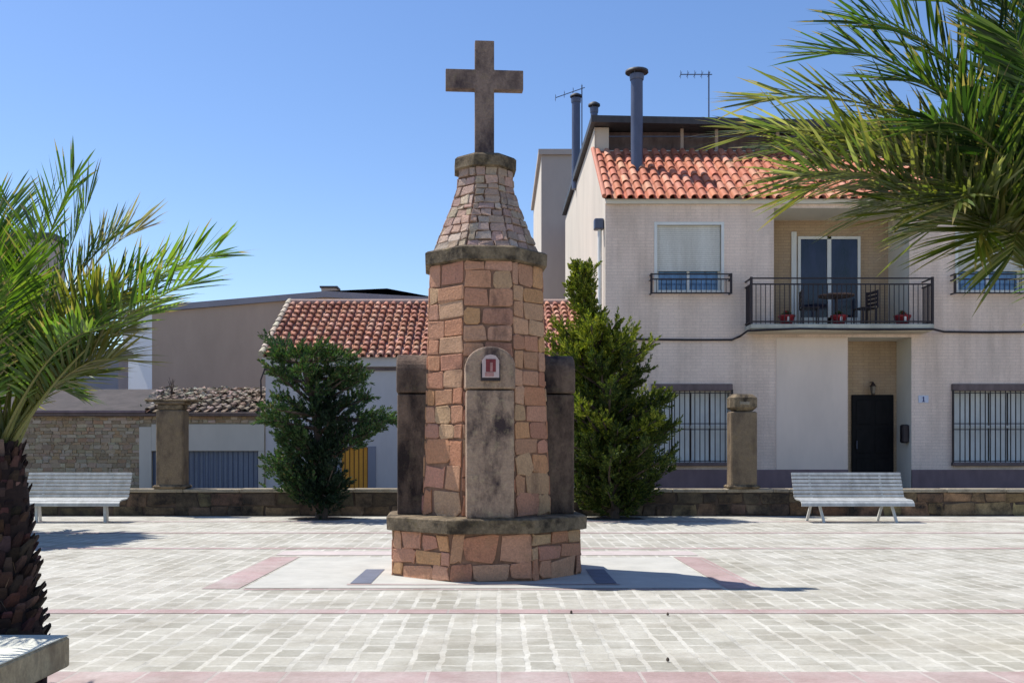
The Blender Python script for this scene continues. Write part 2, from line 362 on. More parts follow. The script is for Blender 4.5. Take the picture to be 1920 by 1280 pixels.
# ---------------------------------------------------------------- ground
g = MB(); g.face([(-600, -600, -1.6), (600, -600, -1.6), (600, 600, -1.6), (-600, 600, -1.6)], 'earth'); g.build('ground', kind='structure')
g = MB(); g.box(-26, 26, -8, 20.0, -1.55, 0, 'paving'); g.build('plaza', kind='structure')
g = MB(); g.faces([(-40, 20.35, -1.25), (40, 20.35, 0.2), (40, 24.6, 0.2), (-40, 24.6, -1.25), (-40, 20.35, -1.58), (40, 20.35, -1.58), (40, 24.6, -1.58), (-40, 24.6, -1.58)],
        [(0, 1, 2, 3), (0, 4, 5, 1), (1, 5, 6, 2), (2, 6, 7, 3), (3, 7, 4, 0)], 'asphalt'); g.build('street', kind='structure')
XC, YC = XX(909.5, 10.68), 10.68
def sheet(name, rects, mat, z=0.004):
    s = MB()
    for x0, x1, y0, y1 in rects: s.face([(x0, y0, z), (x1, y0, z), (x1, y1, z), (x0, y1, z)], mat)
    return s.build(name, kind='structure')
for y0, y1 in ((5.36, 5.70), (7.78, 7.98), (13.05, 13.22), (15.6, 15.8), (18.2, 18.4)):
    sheet('paving_band', [(-26, 26, y0, y1)], 'pink')
sheet('paving_inlay', [(XC - 2.22, XC + 2.22, 9.25, 12.0)], 'concrete_inlay')
for sg in (-1, 1):
    a, b = sorted((XC + sg * 2.26, XC + sg * 2.60)); sheet('paving_band', [(a, b, 9.2, 12.05)], 'pink')
    a, b = sorted((XC + sg * 1.08, XC + sg * 1.28)); sheet('paving_strip', [(a, b, 9.55, 10.72)], 'charcoal_tile', 0.008)
sheet('paving_band', [(XC - 2.6, XC + 2.6, 12.25, 12.75)], 'pink_pale')
sheet('paving_band', [(XC - 2.2, XC + 2.2, 9.13, 9.2)], 'pink')
sheet('paving_band', [(XC - 1.3, XC + 1.3, 9.45, 9.52)], 'pink', 0.008)

for px in (603, 1150):
    b = MB(); r_ = random.Random(px); x, y = XX(px, 19.2), 19.2
    b.face([(x + (.62 + r_.uniform(-.06, .06)) * math.cos(k * .3927), y + (.55 + r_.uniform(-.05, .05)) * math.sin(k * .3927), .005) for k in range(16)], 'soil'); b.build('tree_pit_soil', kind='structure')
# ---------------------------------------------------------------- monument
mon = thing('stone_cross_monument', (XC, YC, 0), 'tall octagonal stone monument with a spire topped by a cross, in mid plaza', 'monument'); mon.rotation_euler.z = R(4.0); mon.location.x -= 0.012
PAL = [(0.58, 0.28, 0.16), (0.60, 0.315, 0.185), (0.56, 0.295, 0.18), (0.60, 0.325, 0.16), (0.62, 0.35, 0.22), (0.54, 0.265, 0.165), (0.58, 0.36, 0.21), (0.56, 0.28, 0.19)]
def octagon(a, z, ap_scale=1.0):
    rr = a / math.cos(R(22.5)); return [Vector((XC + rr * math.sin(R(22.5 + 45 * k)) , YC - rr * math.cos(R(22.5 + 45 * k)), z)) for k in range(8)]
def oct_stack(mb, prof, core, blocks, rowh, bw, seed, **kw):
    mb.loft([octagon(a - 0.006, z) for a, z in prof], core)
    for (a0, z0), (a1, z1) in zip(prof, prof[1:]):
        o0, o1 = octagon(a0, z0), octagon(a1, z1)
        for k in range(8):
            A, B, D, E = o0[k], o0[(k + 1) % 8], o1[k], o1[(k + 1) % 8]
            W = ((B - A).length + (E - D).length) / 2; Hh = ((D + E) / 2 - (A + B) / 2).length
            n = (B - A).cross(D - A).normalized()
            c = (A + B) / 2 - Vector((XC, YC, A.z))
            if n.dot(c) < 0: n = -n
            def P(s, t, A=A, B=B, D=D, E=E, W=W, Hh=Hh, n=n):
                u, v = s / W, t / Hh; return (A.lerp(B, u)).lerp(D.lerp(E, u), v), n
            stones(mb, P, W, Hh, rowh, bw, PAL, blocks, seed=seed * 100 + k * 7 + int(z0 * 13), **kw)
b = MB(); oct_stack(b, [(0.97, 0.0), (0.965, 0.47)], 'mortar', 'stone_blocks', (0.13, 0.25), (0.18, 0.42), 3, jit=0.035, proud=0.013, gap=0.006, cvar=0.1); b.build('base', mon)
b = MB(); b.loft([octagon(a, z) for a, z in ((0.99, 0.465), (1.03, 0.475), (1.035, 0.60), (1.01, 0.615))], 'slab_stone'); b.build('base_slab', mon)
b = MB(); oct_stack(b, [(0.665, 0.615), (0.635, 1.4)], 'mortar', 'stone_blocks', (0.17, 0.27), (0.22, 0.46), 5, jit=0.03, proud=0.011, gap=0.006, cvar=0.1)
oct_stack(b, [(0.635, 1.4), (0.585, 3.205)], 'mortar', 'stone_blocks', (0.155, 0.195), (0.19, 0.34), 6, jit=0.012, proud=0.010, gap=0.006, cvar=0.1); b.build('shaft', mon)
b = MB(); b.loft([octagon(a, z) for a, z in ((0.60, 3.20), (0.635, 3.215), (0.64, 3.335), (0.615, 3.355))], 'slab_stone'); b.build('cornice', mon)
b = MB()
PALc = PAL; PAL = [(0.50, 0.33, 0.26), (0.54, 0.38, 0.30), (0.47, 0.33, 0.26), (0.52, 0.39, 0.28), (0.56, 0.43, 0.34)]
oct_stack(b, [(0.545, 3.35), (0.435, 3.62), (0.35, 3.84), (0.285, 4.06), (0.27, 4.25)], 'mortar', 'cone_blocks', (0.075, 0.11), (0.10, 0.19), 8, gap=0.004, proud=0.018, jit=0.012, cvar=0.12)
b.build('spire', mon); PAL = PALc
b = MB(); b.loft([octagon(a, z) for a, z in ((0.30, 4.245), (0.323, 4.255), (0.325, 4.36), (0.30, 4.385), (0.14, 4.405))], 'slab_stone'); b.build('spire_cap', mon)
b = MB(); t2 = 0.055
outl = [(-.1025, 4.40), (.1025, 4.40), (.1025, 5.135), (.415, 5.135), (.415, 5.345), (.1025, 5.345), (.1025, 5.655), (-.1025, 5.655), (-.1025, 5.345), (-.415, 5.345), (-.415, 5.135), (-.1025, 5.135)]
cx_ = XC - 0.008
fr = [(cx_ + x, YC - t2, z) for x, z in outl]; bk = [(cx_ + x, YC + t2, z) for x, z in outl]; k = len(outl)
b.faces(fr + bk, [tuple(range(k)), tuple(range(2 * k - 1, k - 1, -1))] + [(q, q + k, (q + 1) % k + k, (q + 1) % k) for q in range(k)], 'cross_stone')
cr = b.build('cross', mon, bevel=0.008)
def buttress(ang, mat, name='buttress'):
    rot = Matrix.Rotation(ang, 3, 'Z'); hw = 0.235
    def T(x, y, z): v = rot @ Vector((x, y, 0)); return Vector((XC + v.x, YC + v.y, z))
    b = MB()
    def prism(o, y0, y1):
        f = [T(x, y0, z) for x, z in o]; g_ = [T(x, y1, z) for x, z in o]; k = len(o)
        b.faces(f + g_, [tuple(range(k)), tuple(range(2 * k - 1, k - 1, -1))] + [(q, q + k, (q + 1) % k + k, (q + 1) % k) for q in range(k)], mat)
    prism([(-hw, 0.612), (hw, 0.612), (hw, 1.872), (-hw, 1.872)], -0.93, -0.55)
    arch = [(-hw - .01, 1.885), (hw + .01, 1.885)] + [((hw + .01) * math.cos(R(a)), 2.10 + 0.20 * math.sin(R(a))) for a in range(0, 181, 12)]
    prism(arch, -0.94, -0.55)
    return b.build(name, mon, bevel=0.018)
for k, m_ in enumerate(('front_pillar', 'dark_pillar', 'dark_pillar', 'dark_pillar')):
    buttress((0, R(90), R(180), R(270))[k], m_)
# painted tile picture in a dark frame
b = MB(); px0, px1, yf = XC - 0.083, XC + 0.083, YC - 0.94
pz0, pz1 = 1.99, 2.215
b.box(px0 - .012, px1 + .012, yf - 0.030, yf + 0.01, pz0 - .03, pz0 + 0.14, 'iron', bev=.003)
pl = b.build('plaque_bracket', mon)
b = MB(); pts = [(px0, pz0), (px1, pz0), (px1, 2.16), (px1 - 0.035, 2.205), (XC, pz1), (px0 + 0.035, 2.205), (px0, 2.16)]
f0 = [(x, yf - 0.045, z) for x, z in pts]; f1 = [(x, yf + 0.01, z) for x, z in pts]; k = len(pts)
b.faces(f0 + f1, [tuple(range(k)), tuple(range(2 * k - 1, k - 1, -1))] + [(q, q + k, (q + 1) % k + k, (q + 1) % k) for q in range(k)], 'tile_white')
pa = b.build('tile_picture', mon)
b = MB(); b.box(XC - .048, XC + .050, yf - .049, yf - .0452, pz0 + .055, pz1 - .045, 'tile_red', bev=.002); b.box(XC - .006, XC + .018, yf - .052, yf - .0492, pz0 + .06, pz1 - .08, 'tile_skin')
b.box(XC - .055, XC + .03, yf - .049, yf - .0452, pz0 + .012, pz0 + .05, 'tile_skin'); b.build('painted_motif', pa)

# ---------------------------------------------------------------- low wall with two pillars
Yw = 19.97
def low_wall(x0, x1, label, dark, seed):
    t = thing('low_wall', ((x0 + x1) / 2, Yw, 0), label, 'wall', 'low stone walls along the back of the plaza')
    b = MB(); b.box(x0, x1, Yw + 0.02, Yw + 0.36, -1.5, 0.47, 'wall_mortar')
    pal = [(0.17, 0.125, 0.08), (0.21, 0.15, 0.095), (0.13, 0.10, 0.065), (0.25, 0.17, 0.10)] if dark else [(0.34, 0.22, 0.11), (0.28, 0.18, 0.09), (0.38, 0.27, 0.14), (0.22, 0.15, 0.085), (0.30, 0.185, 0.10)]
    n = Vector((0, -1, 0)); stones(b, lambda s, q: (Vector((x0 + s, Yw + 0.02, q)), n), x1 - x0, 0.47, (0.17, 0.30), (0.25, 0.75), pal, 'low_wall_dark', seed=seed, jit=0.05, proud=0.02, cvar=0.25)
    b.build('masonry', t)
    b = MB(); x = x0
    r = random.Random(seed)
    while x < x1 - 0.01:
        x2 = min(x1, x + r.uniform(0.8, 1.3)); b.box(x + .003, x2 - .003, Yw - 0.015 + r.uniform(-.006, .006), Yw + 0.38, 0.472, 0.545 + r.uniform(-.006, .004), 'low_wall_cap', bev=0.012); x = x2
    b.build('coping', t); return t
xa, xb = XX(1480, Yw), XX(1060, Yw)
low_wall(-16, XX(760, Yw), 'dark stone low wall left of the monument, behind the left conifer and bench', True, 4)
low_wall(XX(760, Yw), xa, 'brown stone low wall from behind the monument to the right bench', True, 5)
low_wall(xa, 16, 'orange brown stone low wall behind the right bench', False, 6)
def wall_pillar(px0, px1, ptop, label, cap_rough, yc=20.15):
    x0, x1 = XX(px0, yc - .2), XX(px1, yc - .2); zt = ZZ(ptop, yc - .2)
    t = thing('stone_pillar', ((x0 + x1) / 2, yc, 0.55), label, 'pillar', 'stone pillars standing on the low wall')
    b = MB(); zc = zt - 0.34
    b.box(x0, x1, yc - .2, yc + .2, 0.55, zc - .012, 'wall_pillar', bev=0.025); b.build('post', t)
    b = MB(); b.box(x0 - 0.06, x1 + 0.06, yc - .25, yc + .25, 0.548, 0.62, 'slab_stone', bev=0.03); b.build('foot', t)
    b = MB()
    if cap_rough:
        b.box(x0 - .03, x1 + .04, yc - .23, yc + .23, zc + .10, zc + .16, 'wall_pillar', bev=.015); b.box(x0 + .02, x1 - .02, yc - .19, yc + .19, zc - .008, zc + .10, 'slab_stone', bev=.02)
        b.box(x0 - .22, x1 + .28, yc - .24, yc + .2, zc + .162, zc + .20, 'slab_stone', bev=.015)
    else:
        hw = (x1 - x0) / 2; cx = (x0 + x1) / 2
        b.box(x0 - .012, x1 + .012, yc - .212, yc + .212, zc, zc + .34, 'slab_stone', bev=.075)
        b.box(cx - .09, cx + .10, yc - .232, yc - .20, zc + .12, zc + .18, 'low_wall_cap', bev=.004)
    b.build('capital', t)
wall_pillar(292, 343, 735, 'weathered stone pillar with a broken flat top, standing on the low wall before the garage', True)
wall_pillar(1371, 1420, 738, 'weathered stone pillar with a rounded block on top, standing on the low wall before the brick house', False)

# ---------------------------------------------------------------- benches
def bench(px0, px1, label):
    yb = 18.55; x0, x1 = XX(px0, yb), XX(px1, yb); cx = (x0 + x1) / 2; L = (x1 - x0) / 2
    t = thing('park_bench', (cx, 18.3, 0), label, 'bench', 'slatted benches at the back of the plaza')
    def slat(b, y, z, ang, w_=0.052, th=0.022):
        u = Vector((0, math.cos(ang), math.sin(ang))) * w_ / 2; n = Vector((0, -math.sin(ang), math.cos(ang))) * th / 2
        c0, c1 = Vector((cx - L, y, z)), Vector((cx + L, y, z))
        b.loft([[c - u - n, c + u - n, c + u + n, c - u + n] for c in (c0, c1)], 'bench')
    b = MB()
    for k in range(7):
        q = k / 6; slat(b, 18.44 + 0.16 * q, 0.47 + 0.40 * q, R(68))
    b.build('backrest', t, bevel=0.004)
    b = MB()
    for y, z, a in ((18.37, 0.425, R(12)), (18.305, 0.412, R(6)), (18.24, 0.408, 0), (18.175, 0.408, 0), (18.11, 0.405, R(4)), (18.045, 0.395, R(14)), (17.985, 0.365, R(45)), (17.96, 0.325, R(80))): slat(b, y, z, a)
    b.build('seat', t, bevel=0.004)
    for xx in (cx - L * 0.67, cx + L * 0.62):
        b = MB()
        prof = [(18.62, 0.89), (18.47, 0.46), (18.36, 0.40), (18.1, 0.385), (17.99, 0.345)]
        for (y0, z0), (y1, z1) in zip(prof, prof[1:]): b.bar((xx, y0, z0 - .012), (xx, y1, z1 - .012), 0.035, 'bench_leg', 0.02)
        b.build('bracket', t)
        for dx, y1 in ((-0.07, 18.52), (0.09, 18.02)):
            b = MB(); b.bar((xx + dx * 0.3, 18.26 + (0.1 if y1 > 18.2 else -.1), 0.395), (xx + dx, y1, 0.0), 0.045, 'bench_leg', 0.035); b.build('leg', t)
bench(52, 246, 'pale grey slatted bench beside the left palm trunk, before the garage')
bench(1485, 1690, 'pale grey slatted bench below the dark house door, right of the monument')

# ---------------------------------------------------------------- big brick house
Yh = 24.0; hx0, hx1 = XX(1135, Yh), 15.2; GZ = -1.5; ZE = ZZ(374, Yh); YA = 26.7; ZR = ZZ(285, YA)
hs = thing('brick_house', (hx0, Yh, 0), 'two storey pale brick house with red tiled roof, balcony and barred windows', 'house')
def hole(px0, px1, py0, py1, d=0.18): return (XX(px0, Yh), XX(px1, Yh), ZZ(py1, Yh), ZZ(py0, Yh), d)
W1 = hole(1232, 1352, 422, 545); W2 = hole(1796, 1916, 422, 545)
RB = hole(1451, 1705, 390, 609, 1.3); RE = (XX(1590, Yh), XX(1709, Yh), GZ, ZZ(632, Yh), 0.9)
G1 = hole(1226, 1368, 733, 866); G2 = hole(1788, 1930, 733, 866)
b = MB(); wall_holes(b, hx0, hx1, GZ, ZE, Yh, [W1, W2, RB, RE, G1, G2], 0.18, 'house_brick', 'house_render')
# side walls, back
YB = 38.4
b.face([(hx0, Yh, GZ), (hx0, Yh, ZE), (hx0, YA, ZR), (hx0, YA, 10.0), (hx0, YB, 10.3), (hx0, YB, GZ)], 'side_render')
b.face([(hx1, Yh, GZ), (hx1, YB, GZ), (hx1, YB, 10.0), (hx1, YA, 10.0), (hx1, YA, ZR), (hx1, Yh, ZE)], 'side_render')
b.face([(hx0, YB, GZ), (hx0, YB, 10.3), (hx1, YB, 10.0), (hx1, YB, GZ)], 'side_render')
b.build('wall', hs)
# recess backs
b = MB()
dr = (XX(1495, Yh + 1.3), XX(1612, Yh + 1.3), RB[2] + 0.05, ZZ(444, Yh + 1.3))
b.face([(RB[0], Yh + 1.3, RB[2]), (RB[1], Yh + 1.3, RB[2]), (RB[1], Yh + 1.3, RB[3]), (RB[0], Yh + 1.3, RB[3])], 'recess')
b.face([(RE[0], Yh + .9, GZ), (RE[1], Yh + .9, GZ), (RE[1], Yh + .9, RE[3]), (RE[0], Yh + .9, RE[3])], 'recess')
b.build('recessed_wall', hs)
b = MB(); b.box(XX(1455, Yh), XX(1588, Yh), Yh - 0.02, Yh + 0.02, ZZ(880, Yh), ZZ(633, Yh), 'panel_render', bev=.004); b.build('wall_panel', hs)
# plinth
b = MB(); zt = ZZ(880, Yh)
b.box(hx0 - .02, RE[0], Yh - .04, Yh + .02, GZ, zt, 'plinth', bev=.006); b.box(RE[1], hx1, Yh - .04, Yh + .02, GZ, zt, 'plinth', bev=.006); b.build('plinth', hs)
b = MB(); b.box(RE[0] + .003, RE[1] - .003, Yh - .3, Yh + .88, GZ, 0.42, 'plinth', bev=.01); b.box(RE[0] + .003, RE[1] - .003, Yh - .6, Yh - .303, GZ, 0.2, 'plinth', bev=.01); b.build('doorstep', hs)
# eaves band
b = MB(); b.box(hx0 + .004, hx1, Yh - .10, Yh + .004, ZE - .12, ZE - .003, 'house_render', bev=.01); b.build('eaves', hs)
# windows
def window_up(Wn):
    x0, x1, z0, z1, _ = Wn; f = MB(); e = .07
    f.box(x0 - e, x0, Yh - .025, Yh + .02, z0 - e, z1 + e, 'white_paint'); f.box(x1, x1 + e, Yh - .025, Yh + .02, z0 - e, z1 + e, 'white_paint')
    f.box(x0, x1, Yh - .025, Yh + .02, z1, z1 + e, 'white_paint'); f.box(x0, x1, Yh - .06, Yh + .02, z0 - e, z0, 'white_paint')
    yi = Yh + .12
    f.box(x0, x0 + .05, yi, yi + .05, z0, z1, 'white_paint'); f.box(x1 - .05, x1, yi, yi + .05, z0, z1, 'white_paint')
    f.box((x0 + x1) / 2 - .03, (x0 + x1) / 2 + .03, yi, yi + .05, z0 + .04, z0 + 0.6, 'white_paint'); f.box(x0 + .05, x1 - .05, yi, yi + .05, z0, z0 + .04, 'white_paint')
    fo = f.build('window', hs)
    p = MB(); p.face([(x0, yi + .03, z0), (x1, yi + .03, z0), (x1, yi + .03, z1), (x0, yi + .03, z1)], 'blue_glass'); p.build('pane', fo)
    zs_ = z0 + 0.48; sh = MB(); sh.box(x0 + .012, x1 - .012, Yh + .06, Yh + .085, zs_, z1 - .002, 'shutter'); sh.build('shutter', fo)
    g_ = MB(); a0, a1, b0, b1 = x0 - .17, x1 + .19, z0 - .09, z0 + .36; yo = Yh - .22
    for z in (b0, b0 + .035, b1 - .12, b1):
        if z == b0 + .035: continue
        g_.bar((a0, yo, z), (a1, yo, z), .03, 'iron'); g_.bar((a0, yo, z), (a0, Yh, z), .03, 'iron'); g_.bar((a1, yo, z), (a1, Yh, z), .03, 'iron')
    g_.bar((a0, yo, b0 - .02), (a0, yo, b1 + .02), .05, 'iron'); g_.bar((a1, yo, b0 - .02), (a1, yo, b1 + .02), .05, 'iron')
    k = 16
    for q in range(1, k): x = a0 + (a1 - a0) * q / k; g_.bar((x, yo, b0), (x, yo, b1 - .12), .014, 'iron')
    g_.build('window_railing', hs)
window_up(W1); window_up(W2)
def window_barred(Wn):
    x0, x1, z0, z1, _ = Wn; p = MB(); yi = Yh + .14
    for k in range(4):
        a = x0 + (x1 - x0) * k / 4; c = x0 + (x1 - x0) * (k + 1) / 4
        p.box(a + .02, c - .02, yi, yi + .02, z0 + .02, z1 - .02, 'curtain')
    for z in (z0 + .01, (z0 + z1) / 2, z1 - .01): p.box(x0, x1, yi - .02, yi + .03, z - .03, z + .03, 'white_paint')
    fo = p.build('window', hs)
    s_ = MB(); s_.box(x0 - .06, x1 + .06, Yh - .08, Yh + .10, z1 + .004, z1 + .17, 'brown_frame', bev=.01); s_.build('lintel', fo)
    s_ = MB(); s_.box(x0 - .06, x1 + .06, Yh - .12, Yh + .14, z0 - .09, z0 - .004, 'brown_frame', bev=.01); s_.build('sill', fo)
    g_ = MB(); yo = Yh - .07
    for z in (z0 + .03, (z0 + z1) / 2 + .07, (z0 + z1) / 2 - .07, z1 - .05): g_.bar((x0 - .05, yo, z), (x1 + .05, yo, z), .035, 'iron', .02)
    for x in (x0 - .045, x1 + .045): g_.bar((x, yo, z0 - .05), (x, yo, z1 + .03), .04, 'iron')
    n_ = 15
    for q in range(1, n_): x = x0 + (x1 - x0) * q / n_; g_.bar((x, yo, z0), (x, yo, z1), .02, 'iron')
    g_.build('grille', fo)
window_barred(G1); window_barred(G2)
# balcony door
b = MB(); x0, x1, z0, z1 = dr; yd = Yh + 1.3
for a, c in ((x0, x0 + .07), ((x0 + x1) / 2 - .05, (x0 + x1) / 2 + .05), (x1 - .07, x1)): b.box(a, c, yd - .06, yd - .004, z0, z1, 'white_paint')
b.box(x0 + .07, x1 - .07, yd - .06, yd - .004, z1 - .07, z1, 'white_paint'); b.box(x0 + .07, x1 - .07, yd - .06, yd - .004, z0, z0 + .30, 'white_paint')
b.box(x0 - .16, x0 - .03, yd - .04, yd - .004, z0, z1 + .12, 'white_paint')
bd = b.build('balcony_door', hs)
p = MB(); p.face([(x0, yd - .03, z0), (x1, yd - .03, z0), (x1, yd - .03, z1), (x0, yd - .03, z1)], 'dark_glass'); p.build('pane', bd)
# balcony slab + railing
Yb = Yh - 0.6; bx0, bx1 = XX(1396, Yh), XX(1752, Yb); bz1 = ZZ(607, Yb); bz0 = bz1 - 0.17
b = MB(); b.box(bx0, bx1, Yb, Yh - .003, bz0 + .06, bz1, 'stain', bev=.012); b.box(bx0 + .03, bx1 - .03, Yb + .03, Yh - .003, bz0 - .0, bz0 + .057, 'soffit', bev=.01); b.build('balcony_slab', hs)
b = MB(); b.box(RB[0], RB[1], Yh - .001, Yh + 1.29, RB[2] - .05, RB[2] + 0.03, 'stain'); b.build('balcony_floor', hs)
b = MB(); zt_ = ZZ(521, Yb); yy = Yb + .04; xl, xr = bx0 + .02, bx1 - .03
for z in (bz1 + .06, zt_ - .14, zt_):
    b.bar((xl, yy, z), (xr, yy, z), .032, 'iron'); b.bar((xl, yy, z), (xl, Yh, z), .032, 'iron'); b.bar((xr, yy, z), (xr, Yh, z), .032, 'iron')
n_ = 38
for q in range(1, n_): x = xl + (xr - xl) * q / n_; b.bar((x, yy, bz1), (x, yy, zt_ - .14), .016, 'iron')
for x in (xl, xr):
    b.bar((x, yy, bz1 - .01), (x, yy, zt_ + .03), .055, 'iron')
    for q in range(1, 8): y = yy + (Yh - yy) * q / 8; b.bar((x, y, bz1), (x, y, zt_ - .14), .016, 'iron')
b.build('balcony_railing', hs)
# front door
yd = Yh + .9; x0, x1, z0, z1 = XX(1596, yd), XX(1674, yd), .42, ZZ(740, yd)
b = MB(); b.box(x0, x1, yd - .06, yd - .004, z0, z1, 'black_door', bev=.01)
for k in range(3):
    for q in range(2):
        a = x0 + .1 + q * (x1 - x0 - .1) / 2; b.box(a, a + (x1 - x0) / 2 - .15, yd - .075, yd - .062, z0 + .12 + k * .72, z0 + .72 + k * .72, 'black_door', bev=.006)
do = b.build('front_door', hs)
b = MB(); b.tube([(x0 + .1, yd - .12, z0 + .95), (x0 + .1, yd - .12, z0 + 1.15)], .014, 'pipe'); b.bar((x0 + .1, yd - .12, z0 + 1.05), (x0 + .1, yd - .05, z0 + 1.05), .015, 'pipe'); b.build('handle', do)
# lantern, letter box, number plate, downpipe
b = MB(); lx, lz = XX(1637, yd - .2), ZZ(728, yd - .2); b.lathe((lx, yd - .2, lz), [(.03, -.16), (.06, -.12), (.075, .06), (.03, .12), (.012, .17)], 'lamp_glass', 6, smooth=False)
b.lathe((lx, yd - .2, lz), [(.095, .055), (.05, .10), (.02, .15)], 'iron', 6, smooth=False); b.bar((lx, yd - .2, lz + .16), (lx, yd, lz + .16), .02, 'iron'); b.build('wall_lantern', hs)
b = MB(); x_ = RE[1]; b.box(x_ - .17, x_ - .004, Yh + .10, Yh + .30, ZZ(830, Yh), ZZ(795, Yh), 'iron', bev=.03); b.build('letter_box', hs)
b = MB(); x_, z_ = XX(1731, Yh), ZZ(748, Yh); b.box(x_ - .12, x_ + .12, Yh - .02, Yh - .002, z_ - .09, z_ + .09, 'plate', bev=.004)
pn = b.build('house_number_plate', hs)
b = MB(); b.box(x_ - .014, x_ + .014, Yh - .026, Yh - .021, z_ - .055, z_ + .06, 'navy'); b.box(x_ - .035, x_ + .035, Yh - .0262, Yh - .0212, z_ - .066, z_ - .05, 'navy'); b.bar((x_ - .036, Yh - .0235, z_ + .028), (x_ - .005, Yh - .0235, z_ + .056), .012, 'navy', .005)
b.build('numeral', pn)
b = MB(); yp = Yh + .35; xp = hx0 - .10; z_ = ZZ(421, yp)
b.box(xp - .14, xp + .09, yp - .13, yp + .13, z_ - .13, z_ + .13, 'pipe', bev=.02); b.tube([(xp, yp, z_ - .12), (xp, yp, 3.0), (xp, yp, GZ + .1)], .05, 'curtain'); b.build('downpipe', hs)
# tiled roof
TP = [(0.56, 0.19, 0.11), (0.60, 0.23, 0.14), (0.53, 0.19, 0.105), (0.63, 0.30, 0.19), (0.46, 0.155, 0.09)]
def tiles(mb, x0, x1, A, B, pitch, rows, mat, pal, rad, seed, over=0.05, lipn=.018, wob=0.006):
    """barrel tiles from eave point A (y,z) up to ridge point B (y,z)"""
    r = random.Random(seed); A = Vector((0, *A)); B = Vector((0, *B)); d = B - A; L = d.length / rows; d.normalize(); n = Vector((1, 0, 0)).cross(d).normalized()
    if n.z < 0: n = -n
    cols = int((x1 - x0) / pitch); pitch = (x1 - x0) / cols
    mb.face([Vector((x0, 0, 0)) + A, Vector((x1, 0, 0)) + A, Vector((x1, 0, 0)) + B, Vector((x0, 0, 0)) + B], mat, (0.10, 0.05, 0.04))
    for i in range(cols):
        for j in range(rows):
            x = x0 + (i + .5) * pitch + r.uniform(-wob, wob); col = vary(r.choice(pal), .14, r); lift = r.uniform(0, wob)
            rings = []
            for q, (u, k, h) in enumerate(((-over, 1.0, .016 + lipn), (L * .55, .93, .016), (L + .01, .86, .004))):
                base = A + d * (j * L + u) + n * (h + lift); ring = []
                for a in range(0, 181, 30): ring.append(base + Vector((x, 0, 0)) + Vector((math.cos(R(a)) * rad * k, 0, 0)) + n * (math.sin(R(a)) * rad * k * .95))
                rings.append(ring)
            v = [p for g_ in rings for p in g_]; m_ = 7
            mb.faces(v, [(a * m_ + c, a * m_ + c + 1, (a + 1) * m_ + c + 1, (a + 1) * m_ + c) for a in range(2) for c in range(m_ - 1)], mat, col, True)
            # thickness lip at the lower end
            lip = [p - n * lipn for p in rings[0]]; mb.faces(rings[0] + lip, [(c, c + 1, m_ + c + 1, m_ + c) for c in range(m_ - 1)], mat, tuple(q * .7 for q in col))
            # pan tile between
            px = x + pitch / 2; pc = vary(r.choice(pal), .14, r); b0 = A + d * (j * L - over * .6) + n * .014; b1 = A + d * ((j + 1) * L) + n * .003
            w_ = pitch / 2 - rad * .5
            mb.face([b0 + Vector((px - w_, 0, 0)), b0 + Vector((px + w_, 0, 0)), b1 + Vector((px + w_, 0, 0)), b1 + Vector((px - w_, 0, 0))], mat, pc)
b = MB(); tiles(b, hx0 - .05, hx1, (Yh - .16, ZE - .02), (YA + .02, ZR + .02), .25, 7, 'tile_main', TP, .092, 3, over=.06, wob=.013); 
b.tube([(hx0 - .04, Yh - .16, ZE + .04), (hx0 - .04, YA, ZR + .08)], .06, 'tile_main', 10, (0.55, 0.22, 0.14))
rf = b.build('tiled_roof', hs)
# attic behind the tiles
b = MB()
b.box(hx0 + .003, XX(1142, YA), YA + .05, YA + .25, ZR - .4, 10.0, 'side_render')
b.box(hx0 + .25, hx1 - .1, YA + .06, YA + .22, ZR - .4, ZR + .06, 'house_render')
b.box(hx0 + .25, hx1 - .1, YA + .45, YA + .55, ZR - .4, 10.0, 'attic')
for x in (XX(1280, YA), XX(1345, YA), XX(1460, YA), XX(1600, YA)): b.box(x - .04, x + .04, YA + .08, YA + .16, ZR + .06, 10.0, 'grey_render')
b.bar((hx0 + .3, YA + .12, ZR + .45), (hx1 - .2, YA + .12, ZR + .45), .03, 'pipe')
b.build('attic_terrace', hs)
b = MB(); b.faces([(hx0 - .12, YA - .35, 10.02), (hx1 + .1, YA - .35, 9.75), (hx1 + .1, YB + .1, 10.1), (hx0 - .12, YB + .1, 10.45), (hx0 - .12, YA - .35, 10.2), (hx1 + .1, YA - .35, 9.95), (hx1 + .1, YB + .1, 10.3), (hx0 - .12, YB + .1, 10.65)],
     [(0, 3, 2, 1), (4, 5, 6, 7), (0, 1, 5, 4), (1, 2, 6, 5), (2, 3, 7, 6), (3, 0, 4, 7)], 'dark_roof'); r2 = b.build('flat_roof', hs)
def flue(px, Y, z0, z1, rad, capr, par, name='chimney'):
    b = MB(); x = XX(px, Y)
    b.tube([(x, Y, z0), (x, Y, z1 - .18)], rad, 'pipe', 16); b.lathe((x, Y, z1), [(rad * 1.12, -.30), (rad * 1.2, -.24), (rad * 1.2, -.16)], 'pipe', 16)
    for k in range(3): a = k * 2.1; b.bar((x + rad * math.cos(a), Y + rad * math.sin(a), z1 - .2), (x + rad * math.cos(a), Y + rad * math.sin(a), z1 - .08), .02, 'pipe')
    b.lathe((x, Y, z1), [(capr, -.11), (capr * .98, -.06), (capr * .45, -.0), (.02, .02)], 'dark_roof', 16); b.build(name, par)
flue(1194, 25.6, 8.2, ZZ(129, 25.6), .155, .30, rf)
flue(1080, 33.0, 10.0, ZZ(176, 33), .14, .20, r2)
flue(1114, 28.0, 10.0, ZZ(192, 28), .10, .17, r2)
